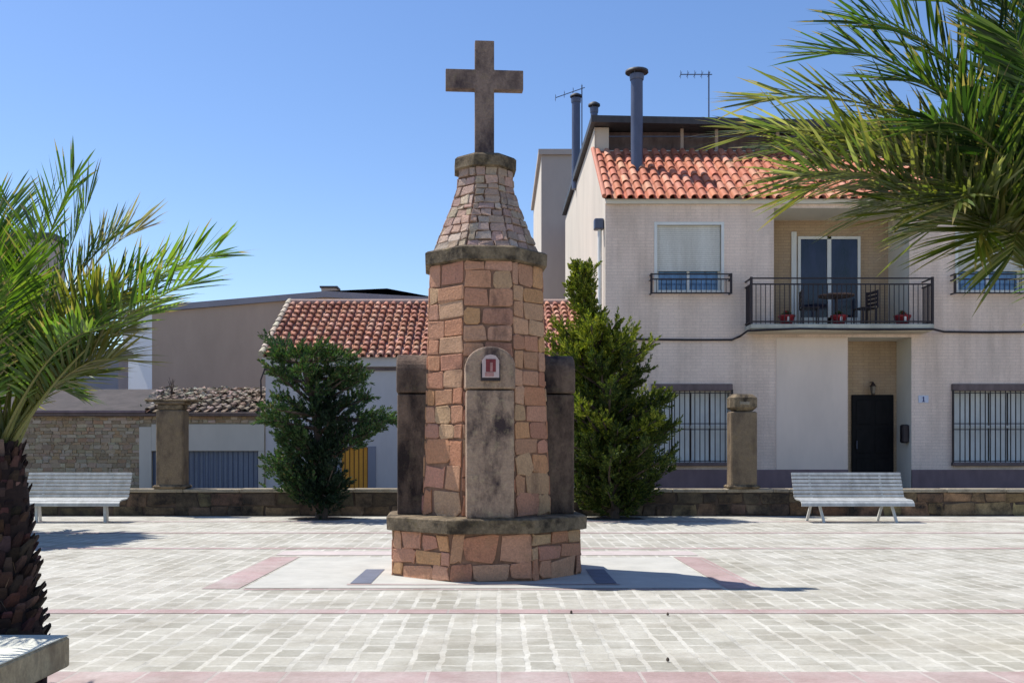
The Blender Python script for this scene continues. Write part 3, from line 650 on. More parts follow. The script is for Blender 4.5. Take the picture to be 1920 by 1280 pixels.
# cable along the facade
b = MB(); pts = [at(p, q, Yh - .05) for p, q in ((1136, 632), (1205, 636), (1290, 637), (1372, 637), (1388, 630))] + [at(p, q, Yb - .03) for p, q in ((1402, 620), (1500, 616), (1640, 618), (1750, 617))] + [at(p, q, Yh - .05) for p, q in ((1770, 622), (1850, 623), (1960, 622))]
b.tube(pts, .026, 'iron', 6); tag(b.build('cable'), 'black cable running across the brick house front and along its balcony edge', 'cable')
# antennas
def antenna(px, Y, z0, py, arms, label, boom):
    t = thing('tv_antenna', (XX(px, Y), Y, z0), label, 'antenna', 'television antennas on the roofs'); x = XX(px, Y); z1 = ZZ(py, Y)
    b = MB(); b.tube([(x, Y, z0), (x, Y, z1)], .022, 'pipe', 6); b.build('mast', t)
    b = MB(); zb = z1 - .08; dx, dz = boom; b.bar((x - dx, Y, zb - dz), (x + .1, Y, zb), .022, 'pipe')
    for k in range(arms):
        q = k / max(1, arms - 1); b.bar((x - dx * q, Y - .2, zb - dz * q), (x - dx * q, Y + .2, zb - dz * q), .012, 'pipe'); b.bar((x - dx * q, Y, zb - dz * q - .12), (x - dx * q, Y, zb - dz * q + .12), .012, 'pipe')
    b.build('boom', t)
antenna(1329, 30.0, 10.15, 135, 5, 'thin mast antenna on the flat roof right of the big chimney flue', (.85, 0))
antenna(1091, 34.0, 10.4, 160, 4, 'tilted antenna beside the flue at the left edge of the house roof', (.9, .35))

# balcony things
def chair(x, y, z, rot, label):
    t = thing('balcony_chair', (x, y, z), label, 'chair', 'dark chairs on the balcony'); t.rotation_euler.z = rot
    def bb(f, name): m_ = MB(); f(m_); o = m_.build(name); o.parent = t; return o
    bb(lambda m_: m_.box(-.22, .22, -.22, .22, .42, .45, 'plastic_dark', bev=.01), 'seat')
    bb(lambda m_: [m_.box(-.22, .22, .19, .22, .5 + .1 * k, .57 + .1 * k, 'plastic_dark', bev=.008) for k in range(4)] + [m_.box(a, a + .03, .19, .222, .44, .88, 'plastic_dark') for a in (-.23, .2)], 'backrest')
    for a in (-.2, .17):
        for c in (-.2, .17): bb(lambda m_: m_.box(a, a + .03, c, c + .03, 0, .42, 'plastic_dark'), 'leg')
fz = RB[2] + .032
chair(XX(1518, Yh + .5), Yh + .5, fz, R(80), 'dark slatted balcony chair left of the brown table'); chair(XX(1622, Yh + .55), Yh + .55, fz, R(-75), 'dark slatted balcony chair right of the brown table')
t = thing('balcony_table', (XX(1568, Yh + .35), Yh + .35, fz), 'small brown round table on the balcony before the glass door', 'table')
b = MB(); tx = XX(1568, Yh + .35); b.lathe((tx, Yh + .35, fz), [(.42, .70), (.43, .71), (.43, .74), (.41, .745)], 'table_top', 24); b.build('tabletop', t)
b = MB(); b.tube([(tx, Yh + .35, fz + .02), (tx, Yh + .35, fz + .70)], .035, 'plastic_dark'); b.lathe((tx, Yh + .35, fz), [(.24, 0), (.22, .03), (.05, .06)], 'plastic_dark', 16); b.build('leg', t)
for px, lab in ((1475, 'red flower pot with a painted white highlight at the left end of the balcony'), (1573, 'red flower pot with a painted white highlight in front of the balcony table'), (1692, 'red flower pot with a painted white highlight at the right end of the balcony')):
    y = Yb + .30; x = XX(px, y); t = thing('flower_pot', (x, y, bz1), lab, 'flower pot', 'red flower pots on the balcony')
    b = MB(); b.lathe((x, y, bz1), [(.12, .002), (.18, .18), (.20, .20), (.20, .24), (.16, .235)], 'pot', 18); b.box(x - .035, x + .02, y - .205, y - .15, bz1 + .07, bz1 + .19, 'pot_highlight', bev=.01); b.build('pot', t)  # small white block on the pot front is a painted highlight
    b = MB(); r = random.Random(px)
    for k in range(140):
        a, e = r.uniform(0, 6.28), r.uniform(.1, 1.4); L = r.uniform(.1, .26); d = Vector((math.cos(a) * math.cos(e), math.sin(a) * math.cos(e), math.sin(e)))
        p = Vector((x, y, bz1 + .20)) + d * L * .5; s_ = d.cross(Vector((0, 0, 1))).normalized() * .018
        b.face([p - s_, p + d * .06, p + s_], 'conifer_leaf', (0.06, 0.09, 0.03) if r.random() < .8 else (0.5, 0.02, 0.05))
    b.build('plant', t)

# ---------------------------------------------------------------- small white house
sx0 = XX(498, Yh); sx1 = hx0 - .12; Ye, ze = Yh, ZZ(668, Yh); Yr, zr = 27.0, ZZ(568, 27.0)
sh = thing('white_house', (sx0, Yh, 0), 'low white house with old red tiled roof and orange door, behind the left conifer', 'house')
OD = (XX(640, Yh), XX(690, Yh), -1.0, ZZ(838, Yh), .12)
b = MB(); wall_holes(b, sx0, sx1, GZ, ze, Yh, [OD], .12, 'white_wall')
b.face([(sx0, Yh, GZ), (sx0, Yh, ze), (sx0, Yr, zr - .05), (sx0, 30, ze), (sx0, 30, GZ)], 'white_wall'); b.build('wall', sh)
b = MB(); x0, x1, z0, z1, _ = OD; b.box(x0 + .003, x1 - .003, Yh + .06, Yh + .10, z0, z1 - .003, 'wood_door'); b.box(x0 + .003, x1 - .003, Yh + .045, Yh + .058, z0 + 1.0, z0 + 1.1, 'wood_door'); dd = b.build('wooden_door', sh)
b = MB(); b.box(x1, x1 + .19, Yh - .02, Yh + .03, GZ, z1 + .02, 'blue_grey', bev=.004); b.box(x0 - .14, x0, Yh - .02, Yh + .03, GZ, z1 + .02, 'blue_grey', bev=.004); b.build('door_surround', sh)
b = MB(); b.box(sx0 - .06, sx1, Yh - .14, Yh - .003, ze - .26, ze - .01, 'white_wall', bev=.015); b.box(sx0 - .02, sx1, Yh - .05, Yh - .002, ze - .34, ze - .262, 'brown_frame'); b.build('cornice', sh)
OP = [(0.44, 0.205, 0.13), (0.49, 0.24, 0.16), (0.38, 0.16, 0.10), (0.52, 0.29, 0.21), (0.32, 0.14, 0.10), (0.43, 0.22, 0.15)]
b = MB(); tiles(b, sx0 - .02, sx1, (Ye - .2, ze - .03), (Yr, zr), .205, 12, 'tile_old', OP, .068, 9, over=.07, lipn=.045, wob=.016)
b.face([(sx0, Yr, zr), (sx1, Yr, zr), (sx1, 30, ze), (sx0, 30, ze)], 'tile_old', (0.4, 0.2, 0.14))
b.tube([(sx0, Yr, zr + .02), (sx1, Yr, zr + .02)], .085, 'tile_old', 10, (0.42, 0.30, 0.26))
p0, p1 = Vector((sx0 - .05, Ye - .22, ze + .02)), Vector((sx0 - .05, Yr, zr + .05))
for k in range(11): a, c = p0.lerp(p1, k / 11), p0.lerp(p1, (k + 1) / 11 + .01); b.tube([a + Vector((0, 0, .02)), c], [.085, .07], 'tile_old', 8, vary((0.52, 0.44, 0.34), .15))
b.build('tiled_roof', sh)

# ---------------------------------------------------------------- stone garage
gx0, gx1 = -15.0, sx0 - .003; gz = ZZ(780, Yh)
ga = thing('stone_garage', (XX(300, Yh), Yh, 0), 'old rubble stone garage with collapsing roof and blue grey door, behind the left bench', 'building')
GD = (XX(285, Yh), XX(485, Yh), GZ, ZZ(845, Yh), .10)
b = MB(); wall_holes(b, gx0, gx1, GZ, gz, Yh, [GD], .10, 'rubble_mortar')
b.face([(gx0, Yh, GZ), (gx0, 28, GZ), (gx0, 28, gz), (gx0, Yh, gz)], 'rubble_mortar')
n = Vector((0, -1, 0)); xw = XX(262, Yh); RP = [(0.44, 0.33, 0.21), (0.48, 0.37, 0.25), (0.41, 0.29, 0.19), (0.38, 0.28, 0.19), (0.52, 0.41, 0.29), (0.44, 0.29, 0.17)]
stones(b, lambda s, q: (Vector((gx0 + s, Yh, .15 + q)), n), xw - gx0, gz - .15, (.05, .13), (.07, .26), RP, 'rubble', gap=.003, proud=.02, jit=.03, seed=77)
stones(b, lambda s, q: (Vector((xw + s, Yh, ZZ(793, Yh) + q)), n), gx1 - xw, gz - ZZ(793, Yh), (.05, .09), (.10, .24), RP, 'rubble', gap=.006, proud=.02, jit=.012, seed=78)
b.build('stone_wall', ga)
b = MB(); b.box(XX(262, Yh), GD[0], Yh - .045, Yh - .002, GZ, ZZ(800, Yh), 'side_render', bev=.005); b.box(GD[0] + .0, XX(496, Yh), Yh - .045, Yh - .002, GD[3], ZZ(795, Yh), 'side_render', bev=.005); b.box(GD[1], XX(496, Yh), Yh - .047, Yh - .002, GZ, GD[3] - .003, 'side_render', bev=.005); b.build('plaster_surround', ga)
b = MB(); b.box(GD[0], GD[1], Yh + .05, Yh + .09, GZ, GD[3], 'garage_door')
x = GD[0] + .06
while x < GD[1] - .05: b.box(x, x + .04, Yh + .035, Yh + .048, GZ, GD[3] - .02, 'garage_door'); x += .13
b.build('garage_door', ga)
b = MB(); b.box(gx0, gx1, Yh - .16, Yh + .1, gz + .003, gz + .07, 'brown_frame'); b.build('eaves_board', ga)
b = MB(); yr_, zr_ = 26.3, ZZ(733, 26.3)
tiles(b, XX(278, Yh), gx1 - .05, (Yh - .22, gz + .09), (yr_, zr_), .22, 7, 'rubble', [(0.20, 0.14, 0.11), (0.24, 0.19, 0.15), (0.22, 0.17, 0.13)], .07, 21, wob=.05)
b.box(gx0, XX(278, Yh) - .01, Yh - .22, Yh - .10, gz + .075, gz + .13, 'plinth')
b.face([(gx0, Yh - .2, gz + .13), (XX(278, Yh) - .01, Yh - .2, gz + .13), (XX(278, Yh) - .01, yr_, zr_ + .05), (gx0, yr_, zr_ + .05)], 'shed_roof')
b.face([(gx0, yr_, zr_ + .05), (XX(278, Yh) - .01, yr_, zr_ + .05), (XX(278, Yh) - .01, yr_, gz), (gx0, yr_, gz)], 'rubble_mortar')
r = random.Random(5)
for k in range(700):
    u = r.random(); x = r.uniform(XX(272, 25), gx1 - .1); y = Yh + .1 + u * 2.1; z = gz + .16 + (zr_ - gz - .1) * u; s_ = r.uniform(.04, .12)
    v = [(x + r.uniform(-1, 1) * s_, y + r.uniform(-1, 1) * s_, z + r.uniform(-.3, 1) * s_) for _ in range(4)]; b.faces(v, [(0, 1, 2), (0, 2, 3), (0, 3, 1), (1, 3, 2)], 'rubble', vary((0.33, 0.28, 0.22), .35, r))
b.build('collapsed_roof', ga)
# dry shrub growing on the roof
b = MB(); r = random.Random(8); base = at(322, 742, 25.2)
for k in range(9):
    p = base.copy(); d = Vector((r.uniform(-.5, .35), r.uniform(-.3, .3), 1)); pts = [p.copy()]
    for q in range(4): p = p + d.normalized() * r.uniform(.08, .16); d += Vector((r.uniform(-.3, .3), 0, 0)); pts.append(p.copy())
    b.tube(pts, [.012, .01, .008, .006, .003], 'bark', 4)
tag(b.build('dry_weed'), 'dry leafless weed sticking up from the garage roof above the left pillar', 'weed')
# cable hanging at the corner
b = MB(); b.tube([at(p, q, Yh - .1) for p, q in ((497, 690), (489, 712), (490, 745), (480, 762), (455, 770), (300, 772), (100, 775))], .02, 'iron', 5)
tag(b.build('cable'), 'dark cable hanging at the corner between the white house and the stone garage', 'cable')

# ---------------------------------------------------------------- buildings further back
def poly_building(name, foot, z1, mats, label, trim=None, profile=None):
    t = thing(name, (foot[0][0], foot[0][1], GZ), label, 'building'); b = MB(); k = len(foot)
    tops = profile or [z1] * k
    for q in range(k):
        a, c = foot[q], foot[(q + 1) % k]; b.face([(a[0], a[1], GZ - .1), (c[0], c[1], GZ - .1), (c[0], c[1], tops[(q + 1) % k]), (a[0], a[1], tops[q])], mats[q % len(mats)])
    b.build('wall', t)
    b = MB(); cx = sum(p[0] for p in foot) / k; cy = sum(p[1] for p in foot) / k; e = .12
    o = [(p[0] + (e if p[0] > cx else -e), p[1] + (e if p[1] > cy else -e)) for p in foot]
    lo = [(p[0], p[1], tops[i] + .005) for i, p in enumerate(o)]; hi = [(p[0], p[1], tops[i] + .22) for i, p in enumerate(o)]
    b.loft([lo, hi], trim or 'dark_roof'); b.build('roof', t); return t
Yg = 36.0
fx = lambda p: XX(p, Yg)
poly_building('warehouse', [(fx(285), Yg), (fx(605), Yg), (fx(720), Yg), (fx(812), Yg), (XX(812, Yg), 50), (fx(243) - .6, 50), (fx(243) - .6, Yg + .95)], 0,
   ['grey_render', 'grey_render', 'grey_render', 'grey_render', 'grey_render', 'grey_render', 'bright_white'], 'large grey brown warehouse with a shallow gable roof behind the white house',
   'blue_grey', [ZZ(586, Yg), ZZ(558, Yg), ZZ(553, Yg), ZZ(570, Yg), ZZ(570, Yg), ZZ(590, Yg), ZZ(590, Yg)])
b = MB(); x, z = XX(619, 37), ZZ(553, 37); b.box(x - .28, x + .28, 36.7, 37.3, z - .3, z + .22, 'grey_render', bev=.02); b.box(x - .33, x + .33, 36.65, 37.35, z + .222, z + .28, 'dark_roof'); tag(b.build('roof_vent'), 'small grey box vent on the warehouse roof above the white house', 'vent')
Yt = 40.0; tx0 = XX(1015, Yt)
poly_building('apartment_block', [(tx0, Yt), (8, Yt), (8, 49), (tx0, 49)], ZZ(281, Yt) - .22, ['tower_render', 'tower_render', 'tower_render', 'side_render'], 'tall plain beige block behind the left side of the brick house', 'tower_render')
poly_building('shed', [(XX(-120, 30), 30), (XX(222, 30), 30), (XX(222, 30), 30.8), (XX(-120, 30), 30.8)], ZZ(668, 30), ['blue_grey'], 'low blue grey building between the left palm and the warehouse', 'blue_grey')
poly_building('grey_building', [(XX(-200, 38), 38), (XX(96, 38), 38), (XX(96, 38), 39.2), (XX(-200, 38), 39.2)], ZZ(448, 38), ['tower_render'], 'tall grey building behind the left palm', 'dark_roof')

# ---------------------------------------------------------------- ledge at the lower left
t = thing('stone_ledge', (-3.2, 4.2, 0), 'low pale concrete ledge in front of the left palm trunk', 'ledge')
b = MB(); b.box(-4.6, -2.30, 2.6, 4.70, 0, .202, 'ledge_side', bev=.006); b.build('base', t); b = MB(); b.box(-4.75, -2.11, 2.5, 4.90, .205, .352, 'ledge_side', bev=.008); b.build('slab', t)
b = MB(); b.box(-4.745, -2.115, 2.505, 4.895, .3545, .360, 'ledge_top'); b.build('top', t)
for px, py, lab in ((1252, 1240, 'dark dry leaf lying nearest the front pink band'), (1252, 1154, 'dark pebble lying right of the monument, in front of its shadow'), (1071, 1150, 'small dark pebble lying in front of the monument')):
    Y = F * H / (py - HY); x = XX(px, Y); b = MB(); r = random.Random(px + py); s_ = .009
    b.lathe((x, Y, 0.004), [(s_ * .8, 0), (s_ * 1.2, .008), (s_ * .9, .018), (s_ * .3, .024)], 'bark', 7, smooth=False); tag(b.build('pebble'), lab, 'pebble', 'bits lying on the paving')

# ---------------------------------------------------------------- conifers
def sprig(mb, p, d, L, n, r, pal, wid=.012, spread=.8):
    d = d.normalized(); u = d.cross(Vector((0.3, 0.9, 0.2))).normalized(); v = d.cross(u)
    for k in range(n):
        q = r.uniform(0, 1); a = r.uniform(0, 6.283); sp = spread * (1.1 - .6 * q)
        e = (d + (u * math.cos(a) + v * math.sin(a)) * sp + Vector((0, 0, .1))).normalized()
        o = p + d * L * q; l = L * r.uniform(.28, .5) * (1.15 - .5 * q); s_ = e.cross(Vector((r.uniform(-1, 1), r.uniform(-1, 1), r.uniform(-1, 1)))).normalized() * wid * r.uniform(.7, 1.4)
        mb.face([o - s_ * .5, o + e * l * .5 - s_, o + e * l, o + e * l * .5 + s_], 'conifer_leaf', vary(r.choice(pal), .25, r))
def branch(mb, tb, a, c, r, pal, thick, n, L, wid, start=.25, wob=.15):
    """limb a->c with sprigs along it"""
    mid = a.lerp(c, .5) + Vector((r.uniform(-1, 1), r.uniform(-1, 1), r.uniform(-.6, .1))) * wob
    pts = []
    for k in range(7): q = k / 6; pts.append(a * (1 - q) ** 2 + mid * 2 * q * (1 - q) + c * q * q)
    tb.tube(pts, [.035 * (1 - .85 * k / 6) + .004 for k in range(7)], 'bark', 5)
    for k in range(n):
        q = start + (1 - start) * (k + r.random()) / n; i = min(5, int(q * 6)); f = q * 6 - i; p = pts[i].lerp(pts[i + 1], f); d = (pts[i + 1] - pts[i]).normalized()
        tk = thick * (1.0 - .75 * (q - start) / (1 - start)); off = Vector((r.gauss(0, 1), r.gauss(0, 1), r.gauss(0, .8))) * tk * .5
        sprig(mb, p + off, d * .8 + off.normalized() * .7 + Vector((0, 0, .35)), L * r.uniform(.7, 1.4), 30, r, pal, wid)
def conifer_right():
    Yt_ = 19.25; r = random.Random(11); base = Vector((XX(1150, Yt_), Yt_, 0))
    t = thing('conifer_tree', base, 'tall yellow green conifer with a pointed leaning top, right of the monument', 'tree', 'conifers before the low wall')
    lf, tb = MB(), MB()
    tr = [base, at(1146, 850, Yt_), at(1135, 740, Yt_), at(1115, 640, Yt_), at(1095, 560, Yt_), at(1083, 492, Yt_)]
    tb.tube(tr, [.13, .11, .09, .065, .035, .01], 'bark', 8)
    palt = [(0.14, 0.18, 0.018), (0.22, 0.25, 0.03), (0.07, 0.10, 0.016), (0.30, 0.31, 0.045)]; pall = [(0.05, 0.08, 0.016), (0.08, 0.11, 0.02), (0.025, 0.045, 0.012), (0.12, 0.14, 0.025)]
    def trunk(py):
        for a, c in zip(tr, tr[1:]):
            pa, pc = HY - (a.z - H) * F / Yt_, HY - (c.z - H) * F / Yt_
            if pc <= py <= pa: return a.lerp(c, (pa - py) / max(1e-6, pa - pc))
        return tr[0]
    prof = [(482, 3), (510, 14), (540, 14), (580, 20), (610, 34), (640, 64), (680, 82), (720, 90), (780, 96), (850, 98), (910, 96), (935, 78), (962, 50)]
    def hw(y):
        for (a, c), (d, e) in zip(prof, prof[1:]):
            if a <= y <= d: return c + (e - c) * (y - a) / (d - a)
        return 60
    y = 938
    while y > 488:
        w_ = hw(y) / 97.0; nb = 5 if y < 620 else 9
        for k in range(nb):
            a = r.uniform(0, 6.283); ln = w_ * r.choice([.6, .8, .95, 1.05, 1.25])
            q = trunk(y + 30 * w_); up = (.25 + .5 * r.random()) * ln if y > 640 else (.7 + .4 * r.random()) * ln
            tip = trunk(y) + Vector((math.cos(a) * ln, math.sin(a) * ln, 0)); tip.z = max(.38, tip.z + up * .35)
            st = trunk(y + 25); st = Vector((st.x, st.y, max(.12, tip.z - up)))
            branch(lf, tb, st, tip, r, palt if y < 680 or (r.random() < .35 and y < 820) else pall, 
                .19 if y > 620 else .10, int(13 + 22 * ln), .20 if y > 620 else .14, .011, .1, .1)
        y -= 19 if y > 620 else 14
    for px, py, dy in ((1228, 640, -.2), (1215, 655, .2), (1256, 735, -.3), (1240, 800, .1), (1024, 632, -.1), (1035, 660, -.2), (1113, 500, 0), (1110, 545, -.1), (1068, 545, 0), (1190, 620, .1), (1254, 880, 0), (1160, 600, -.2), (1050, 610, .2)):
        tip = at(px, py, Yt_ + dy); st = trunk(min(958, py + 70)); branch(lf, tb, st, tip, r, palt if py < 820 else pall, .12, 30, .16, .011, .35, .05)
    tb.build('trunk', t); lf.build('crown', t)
conifer_right()
def conifer_left():
    Yt_ = 19.1; r = random.Random(23); base = Vector((XX(603, Yt_), Yt_, 0))
    t = thing('conifer_tree', base, 'dark blue green open crowned conifer with irregular branches, left of the monument', 'tree', 'conifers before the low wall')
    lf, tb = MB(), MB(); tr = [base, at(604, 900, Yt_), at(598, 830, Yt_), at(590, 760, Yt_), at(572, 700, Yt_), at(560, 660, Yt_)]
    tb.tube(tr, [.12, .10, .085, .07, .045, .015], 'bark', 8)
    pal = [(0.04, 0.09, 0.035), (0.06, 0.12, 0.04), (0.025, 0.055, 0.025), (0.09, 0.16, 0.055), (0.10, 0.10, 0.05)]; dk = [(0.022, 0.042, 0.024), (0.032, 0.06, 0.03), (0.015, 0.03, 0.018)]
    tips = [(507, 640), (520, 655), (540, 650), (505, 690), (520, 700), (560, 660), (585, 668), (610, 675), (640, 668), (672, 690), (660, 672), (678, 712), (650, 720), (630, 700), (600, 700), (565, 690), (545, 705), (690, 745), (668, 742), (640, 752),
            (738, 790), (722, 775), (708, 800), (690, 812), (500, 762), (512, 780), (525, 745), (498, 785), (530, 800), (548, 770), (505, 872), (520, 860), (530, 885), (548, 865), (560, 900), (575, 880), (590, 770), (615, 790), (635, 800), (655, 800),
            (620, 840), (628, 868), (600, 850), (575, 830), (560, 815), (615, 880), (590, 910), (625, 905), (610, 930), (640, 900), (582, 925), (600, 735), (622, 745), (685, 705), (655, 695), (515, 670), (600, 650), (580, 690), (540, 900), (605, 760), (650, 770), (525, 820), (545, 840)]
    for px, py in tips:
        for dy in ((-.35, .35) if py > 780 else (r.uniform(-.6, .6),)):
            dy += r.uniform(-.2, .2); tip = at(px, py, Yt_ + dy); k = min(5, max(1, int((975 - py) / 60))); q = tr[k - 1].lerp(tr[k], r.random())
            st = Vector((q.x, q.y, min(q.z, tip.z + .1)))
            low = 560 < px < 660 and py > 740
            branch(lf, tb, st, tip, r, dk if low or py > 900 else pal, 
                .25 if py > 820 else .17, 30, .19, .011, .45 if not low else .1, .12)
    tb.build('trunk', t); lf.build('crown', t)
conifer_left()

# ---------------------------------------------------------------- palms
def frond(mb, P, r, n, L, pal, vang=25, wid=.013, rach=.014, start=.18, droop=.12, ang=(60, 33)):
    """P: bezier control points; leaflets both sides"""
    def bz(q):
        Q = [p.copy() for p in P]
        while len(Q) > 1: Q = [a.lerp(c, q) for a, c in zip(Q, Q[1:])]
        return Q[0]
    P = list(P); P[-1] = P[-1] - (P[-1] - P[-2]).normalized() * L * .5
    N = 24; pts = [bz(k / N) for k in range(N + 1)]
    mb.tube(pts, [rach * (1.5 if k < 4 else 1) * (1 - .85 * k / N) for k in range(N + 1)], 'palm_leaf', 5, vary((0.26, 0.26, 0.09), .15, r))
    tw = r.uniform(-.35, .35)
    for k in range(n):
        q = start + (1 - start) * (k + r.uniform(-.3, .3)) / n; q = min(.995, max(0, q)); i = min(N - 1, int(q * N)); p = pts[i].lerp(pts[i + 1], q * N - i)
        T = (pts[min(N, i + 1)] - pts[max(0, i - 1)]).normalized(); up = Vector((0, 0, 1)); side = T.cross(up)
        if side.length < .25: side = T.cross(Vector((0, -1, .3)))
        side.normalize(); nn = side.cross(T).normalized()
        side, nn = side * math.cos(tw) + nn * math.sin(tw), nn * math.cos(tw) - side * math.sin(tw)
        u = (q - start) / (1 - start); ll = L * (.42 + .66 * math.sin(math.pi * (.12 + .62 * u))) * r.uniform(.85, 1.15)
        if u < .12: ll *= .5 + u * 4
        for sg in (-1, 1):
            a = R(ang[0] + (ang[1] - ang[0]) * u + r.uniform(-9, 9)); va = R(vang + r.uniform(-18, 18))
            d = (T * math.cos(a) + (side * sg * math.cos(va) + nn * math.sin(va)) * math.sin(a)).normalized()
            g_ = Vector((0, 0, -1)) * droop * ll * r.uniform(.3, 1.6)
            p1 = p + d * ll * .4 + g_ * .12; p2 = p + d * ll * .75 + g_ * .5; p3 = p + d * ll + g_
            wv = d.cross(nn + side * r.uniform(-.8, .8)).normalized() * wid * r.uniform(.8, 1.2)
            c = vary(r.choice(pal), .22, r)
            mb.face([p - wv * .35, p + wv * .35, p1 + wv, p1 - wv], 'palm_leaf', c); mb.face([p1 - wv, p1 + wv, p2 + wv * .7, p2 - wv * .7], 'palm_leaf', c); mb.face([p2 - wv * .7, p2 + wv * .7, p3], 'palm_leaf', c if r.random() < .6 else (0.24, 0.19, 0.10))
def palm_trunk(mb, x, y, z1, r0, r1, r, col=(0.045, 0.025, 0.022)):
    pts = [(x + .02 * math.sin(k), y, z1 * k / 10) for k in range(11)]; mb.tube(pts, [r0 + (r1 - r0) * k / 10 for k in range(11)], 'palm_trunk', 18, (0.03, 0.018, 0.016))
    k = 0; z = .02
    while z < z1:
        a = k * 2.399; rr = r0 + (r1 - r0) * z / z1; d = Vector((math.cos(a), math.sin(a), 0)); s_ = Vector((-d.y, d.x, 0)) * rr * r.uniform(.13, .22); p = Vector((x, y, z)) + d * rr * .88
        o = d * rr * r.uniform(.14, .34) + Vector((0, 0, r.uniform(.03, .09))) + s_ * r.uniform(-.5, .5); h = Vector((0, 0, r.uniform(.02, .035))); c = vary(col if r.random() < .85 else (0.10, 0.07, 0.055), .6, r)
        if k % 3 == 0: q0 = p + d * rr * .1; q1 = q0 + d * rr * r.uniform(.15, .4) + Vector((r.uniform(-.03, .03), r.uniform(-.03, .03), r.uniform(-.08, .06))); mb.face([q0 - s_ * .08, q0 + s_ * .08, q1], 'palm_trunk', vary((0.12, 0.08, 0.055), .4, r))
        base = [p - s_ - h, p + s_ - h, p + s_ + h, p - s_ + h]; tip = [p + o - s_ * .6, p + o + s_ * .6, p + o + s_ * .5 + h * .5, p + o - s_ * .5 + h * .5]
        mb.loft([base, tip], 'palm_trunk', c); z += .0030; k += 1
GRN = [(0.085, 0.155, 0.022), (0.12, 0.20, 0.028), (0.06, 0.12, 0.02), (0.15, 0.22, 0.04), (0.045, 0.09, 0.022)]
OLV = [(0.075, 0.10, 0.025), (0.12, 0.14, 0.045), (0.045, 0.065, 0.02), (0.25, 0.25, 0.14), (0.085, 0.12, 0.035), (0.15, 0.155, 0.06)]
DRY = [(0.17, 0.15, 0.13), (0.12, 0.11, 0.09), (0.22, 0.2, 0.16)]
YEL = [(0.11, 0.13, 0.022), (0.09, 0.12, 0.02), (0.15, 0.14, 0.035)]
DGR = [(0.035, 0.075, 0.018), (0.055, 0.105, 0.024), (0.022, 0.05, 0.014), (0.09, 0.13, 0.04)]
def palm_left():
    r = random.Random(31); Yp = 5.2; xp = XX(-14, Yp); zc = ZZ(872, Yp)
    t = thing('palm_tree', (xp, Yp, 0), 'short palm with thick dark trunk and bright green upright fronds, at the left edge', 'tree', 'palms around the plaza')
    tb, lf = MB(), MB(); palm_trunk(tb, xp, Yp, zc + .1, .262, .13, r)
    c = Vector((xp + .03, Yp, zc + .02))
    # (tip px, tip py, tip depth offset, bow px, bow py) of the fronds in view
    vis = [(165, 285, .0, 52, 530, GRN), (190, 325, .2, 95, 560, GRN), (-10, 350, .1, -30, 560, GRN), (458, 462, .0, 190, 560, GRN), (410, 510, -.3, 180, 620, GRN), (310, 420, .45, 150, 500, DRY),
           (262, 420, .3, 130, 520, GRN), (330, 560, .3, 180, 590, GRN), (250, 560, -.3, 130, 600, YEL), (270, 640, .2, 160, 640, YEL), (265, 690, -.1, 140, 680, YEL),
           (110, 350, .4, 30, 560, GRN), (20, 340, .6, 0, 540, GRN), (210, 620, -.5, 100, 650, GRN), (320, 600, .6, 160, 600, GRN), (-60, 500, -.5, -40, 640, GRN), (-160, 420, .2, -80, 560, GRN), (170, 740, .2, 90, 720, YEL), (190, 530, .7, 80, 600, GRN),
           (350, 500, .35, 170, 560, GRN), (200, 660, .5, 110, 660, GRN), (235, 600, .1, 120, 630, GRN), (30, 470, -.4, 5, 600, GRN), (-20, 420, .3, -20, 600, GRN), (215, 720, .3, 110, 710, YEL), ]
    for px, py, dy, bx, by, pal in vis:
        P0 = c + Vector((r.uniform(-.05, .05), r.uniform(-.05, .05), 0)); P3 = at(px, py, Yp + dy); P2 = at(bx, by, Yp + dy * .5); P2 = P2 + (P2 - P0) * .12; P1 = P0.lerp(P2, .45) + Vector((0, 0, .10))
        frond(lf, [P0, P1, P2, P3], r, 48, .29, pal, 22, .0075, .010, .30, .06)
    for k in range(12):
        a = r.uniform(R(110), R(290)) if k < 14 else r.uniform(R(30), R(70)); e = R(r.uniform(40, 80)); L = r.uniform(1.2, 1.6); d = Vector((math.cos(a) * math.cos(e), math.sin(a) * math.cos(e), math.sin(e)))
        frond(lf, [c, c + d * L * .35 + Vector((0, 0, .1)), c + d * L * .75 + Vector((0, 0, .1)), c + d * L + Vector((0, 0, -.25))], r, 58, .28, GRN, 28, .0082, .010)
    tb.build('trunk', t); lf.build('crown', t)
palm_left()
def palm_mid():
    r = random.Random(41); xp, Yp, zc = -8.15, 15.0, 2.1
    t = thing('palm_tree', (xp, Yp, 0), 'further palm behind the left bench palm fronds, shading the paving by the left bench', 'tree', 'palms around the plaza')
    tb, lf = MB(), MB(); palm_trunk(tb, xp, Yp, zc, .3, .2, r); c = Vector((xp, Yp, zc))
    for k in range(64):
        a = k * 2.399; e = R(r.uniform(5, 70)); L = r.uniform(1.6, 2.1); d = Vector((math.cos(a) * math.cos(e), math.sin(a) * math.cos(e), math.sin(e)))
        frond(lf, [c, c + d * L * .5 + Vector((0, 0, .25)), c + d * L + Vector((0, 0, -.35))], r, 55, .50, GRN, 22, .022)
    tb.build('trunk', t); lf.build('crown', t)
palm_mid()
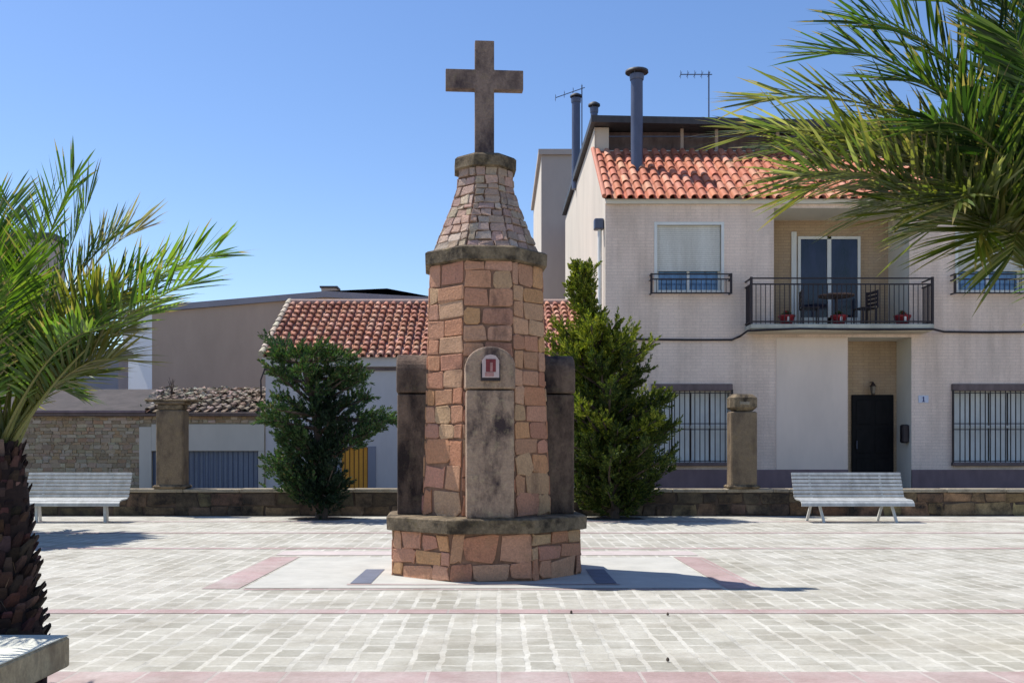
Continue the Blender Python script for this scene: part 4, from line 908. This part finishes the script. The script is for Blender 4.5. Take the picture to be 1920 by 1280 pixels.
def palm_right():
    r = random.Random(53); Yp = 6.3; xp = XX(2045, Yp); c = at(2030, 600, Yp)
    t = thing('palm_tree', (xp, Yp, 0), 'palm with long arching olive fronds reaching in from the right over the brick house', 'tree', 'palms around the plaza')
    tb, lf = MB(), MB(); palm_trunk(tb, xp, Yp, c.z, .28, .22, r)
    # tip px,py,dy, control1 px,py, control2 px,py
    vis = [(1322, 262, -.2, 1900, 330, 1600, 215, OLV), (1470, 120, .3, 1920, 280, 1720, 60, DGR), (1360, 200, .5, 1900, 260, 1640, 150, OLV), (1690, 5, .1, 1950, 250, 1850, 0, DGR), (1450, 390, .2, 1900, 380, 1680, 270, YEL), (1420, 350, -.5, 1880, 380, 1640, 290, OLV),
           (1590, 420, -.2, 1920, 400, 1760, 330, OLV), (1700, 470, .3, 1930, 420, 1820, 370, OLV), (1560, 260, .7, 1900, 300, 1740, 200, OLV), (1620, 160, -.4, 1920, 300, 1790, 140, DGR), (1780, -60, -.3, 1970, 260, 1900, -20, DGR), (1860, -120, .3, 2000, 250, 1960, -60, DGR),
           (1900, 545, -.5, 1960, 400, 1900, 400, OLV), (1800, 500, -.6, 1940, 430, 1860, 400, YEL), (1760, 420, -.8, 1940, 380, 1840, 330, OLV), (1650, 330, .9, 1920, 330, 1790, 260, OLV), (1700, 250, -.8, 1930, 310, 1820, 210, DGR), (1820, 60, .8, 1970, 300, 1890, 130, DGR), (1500, 330, -.1, 1890, 350, 1700, 250, OLV),  
           (1880, 20, -.8, 1980, 300, 1930, 120, DGR), (1730, 320, .1, 1930, 360, 1830, 290, OLV), (1940, -40, .1, 2010, 300, 1980, 80, DGR), (1930, 160, .5, 2000, 380, 1960, 230, DGR), (1920, 430, -.1, 1990, 470, 1960, 400, OLV), (1480, 300, .6, 1900, 360, 1690, 240, OLV), (1610, 400, .5, 1920, 410, 1780, 320, OLV), (1750, 200, .6, 1950, 330, 1850, 190, DGR), (1640, 440, -.5, 1920, 440, 1790, 350, YEL), (1390, 300, .1, 1890, 350, 1640, 240, OLV), (1540, 60, -.2, 1940, 250, 1760, 20, DGR), (1900, 250, -.3, 1990, 400, 1940, 290, DGR), (1790, 360, .3, 1950, 400, 1860, 320, OLV)]
    for px, py, dy, ax, ay, bx, by, pal in vis:
        P = [c + Vector((r.uniform(-.06, .06), r.uniform(-.06, .06), r.uniform(-.05, .1))), at(ax, ay, Yp + dy * .35), at(bx, by, Yp + dy * .7), at(px, py, Yp + dy)]
        frond(lf, P, r, 66, .47, pal, 16, .0105, .014, .12, .07, (60, 33))
    for k in range(13):
        a = r.uniform(R(-100), R(100)); e = R(r.uniform(15, 80)); L = r.uniform(2.0, 2.5); d = Vector((math.cos(a) * math.cos(e), math.sin(a) * math.cos(e), math.sin(e)))
        frond(lf, [c, c + d * L * .4 + Vector((0, 0, .3)), c + d * L * .8 + Vector((0, 0, .2)), c + d * L + Vector((0, 0, -.3))], r, 70, .42, DGR, 15, .0115, .016)
    tb.build('trunk', t); lf.build('crown', t)
palm_right()
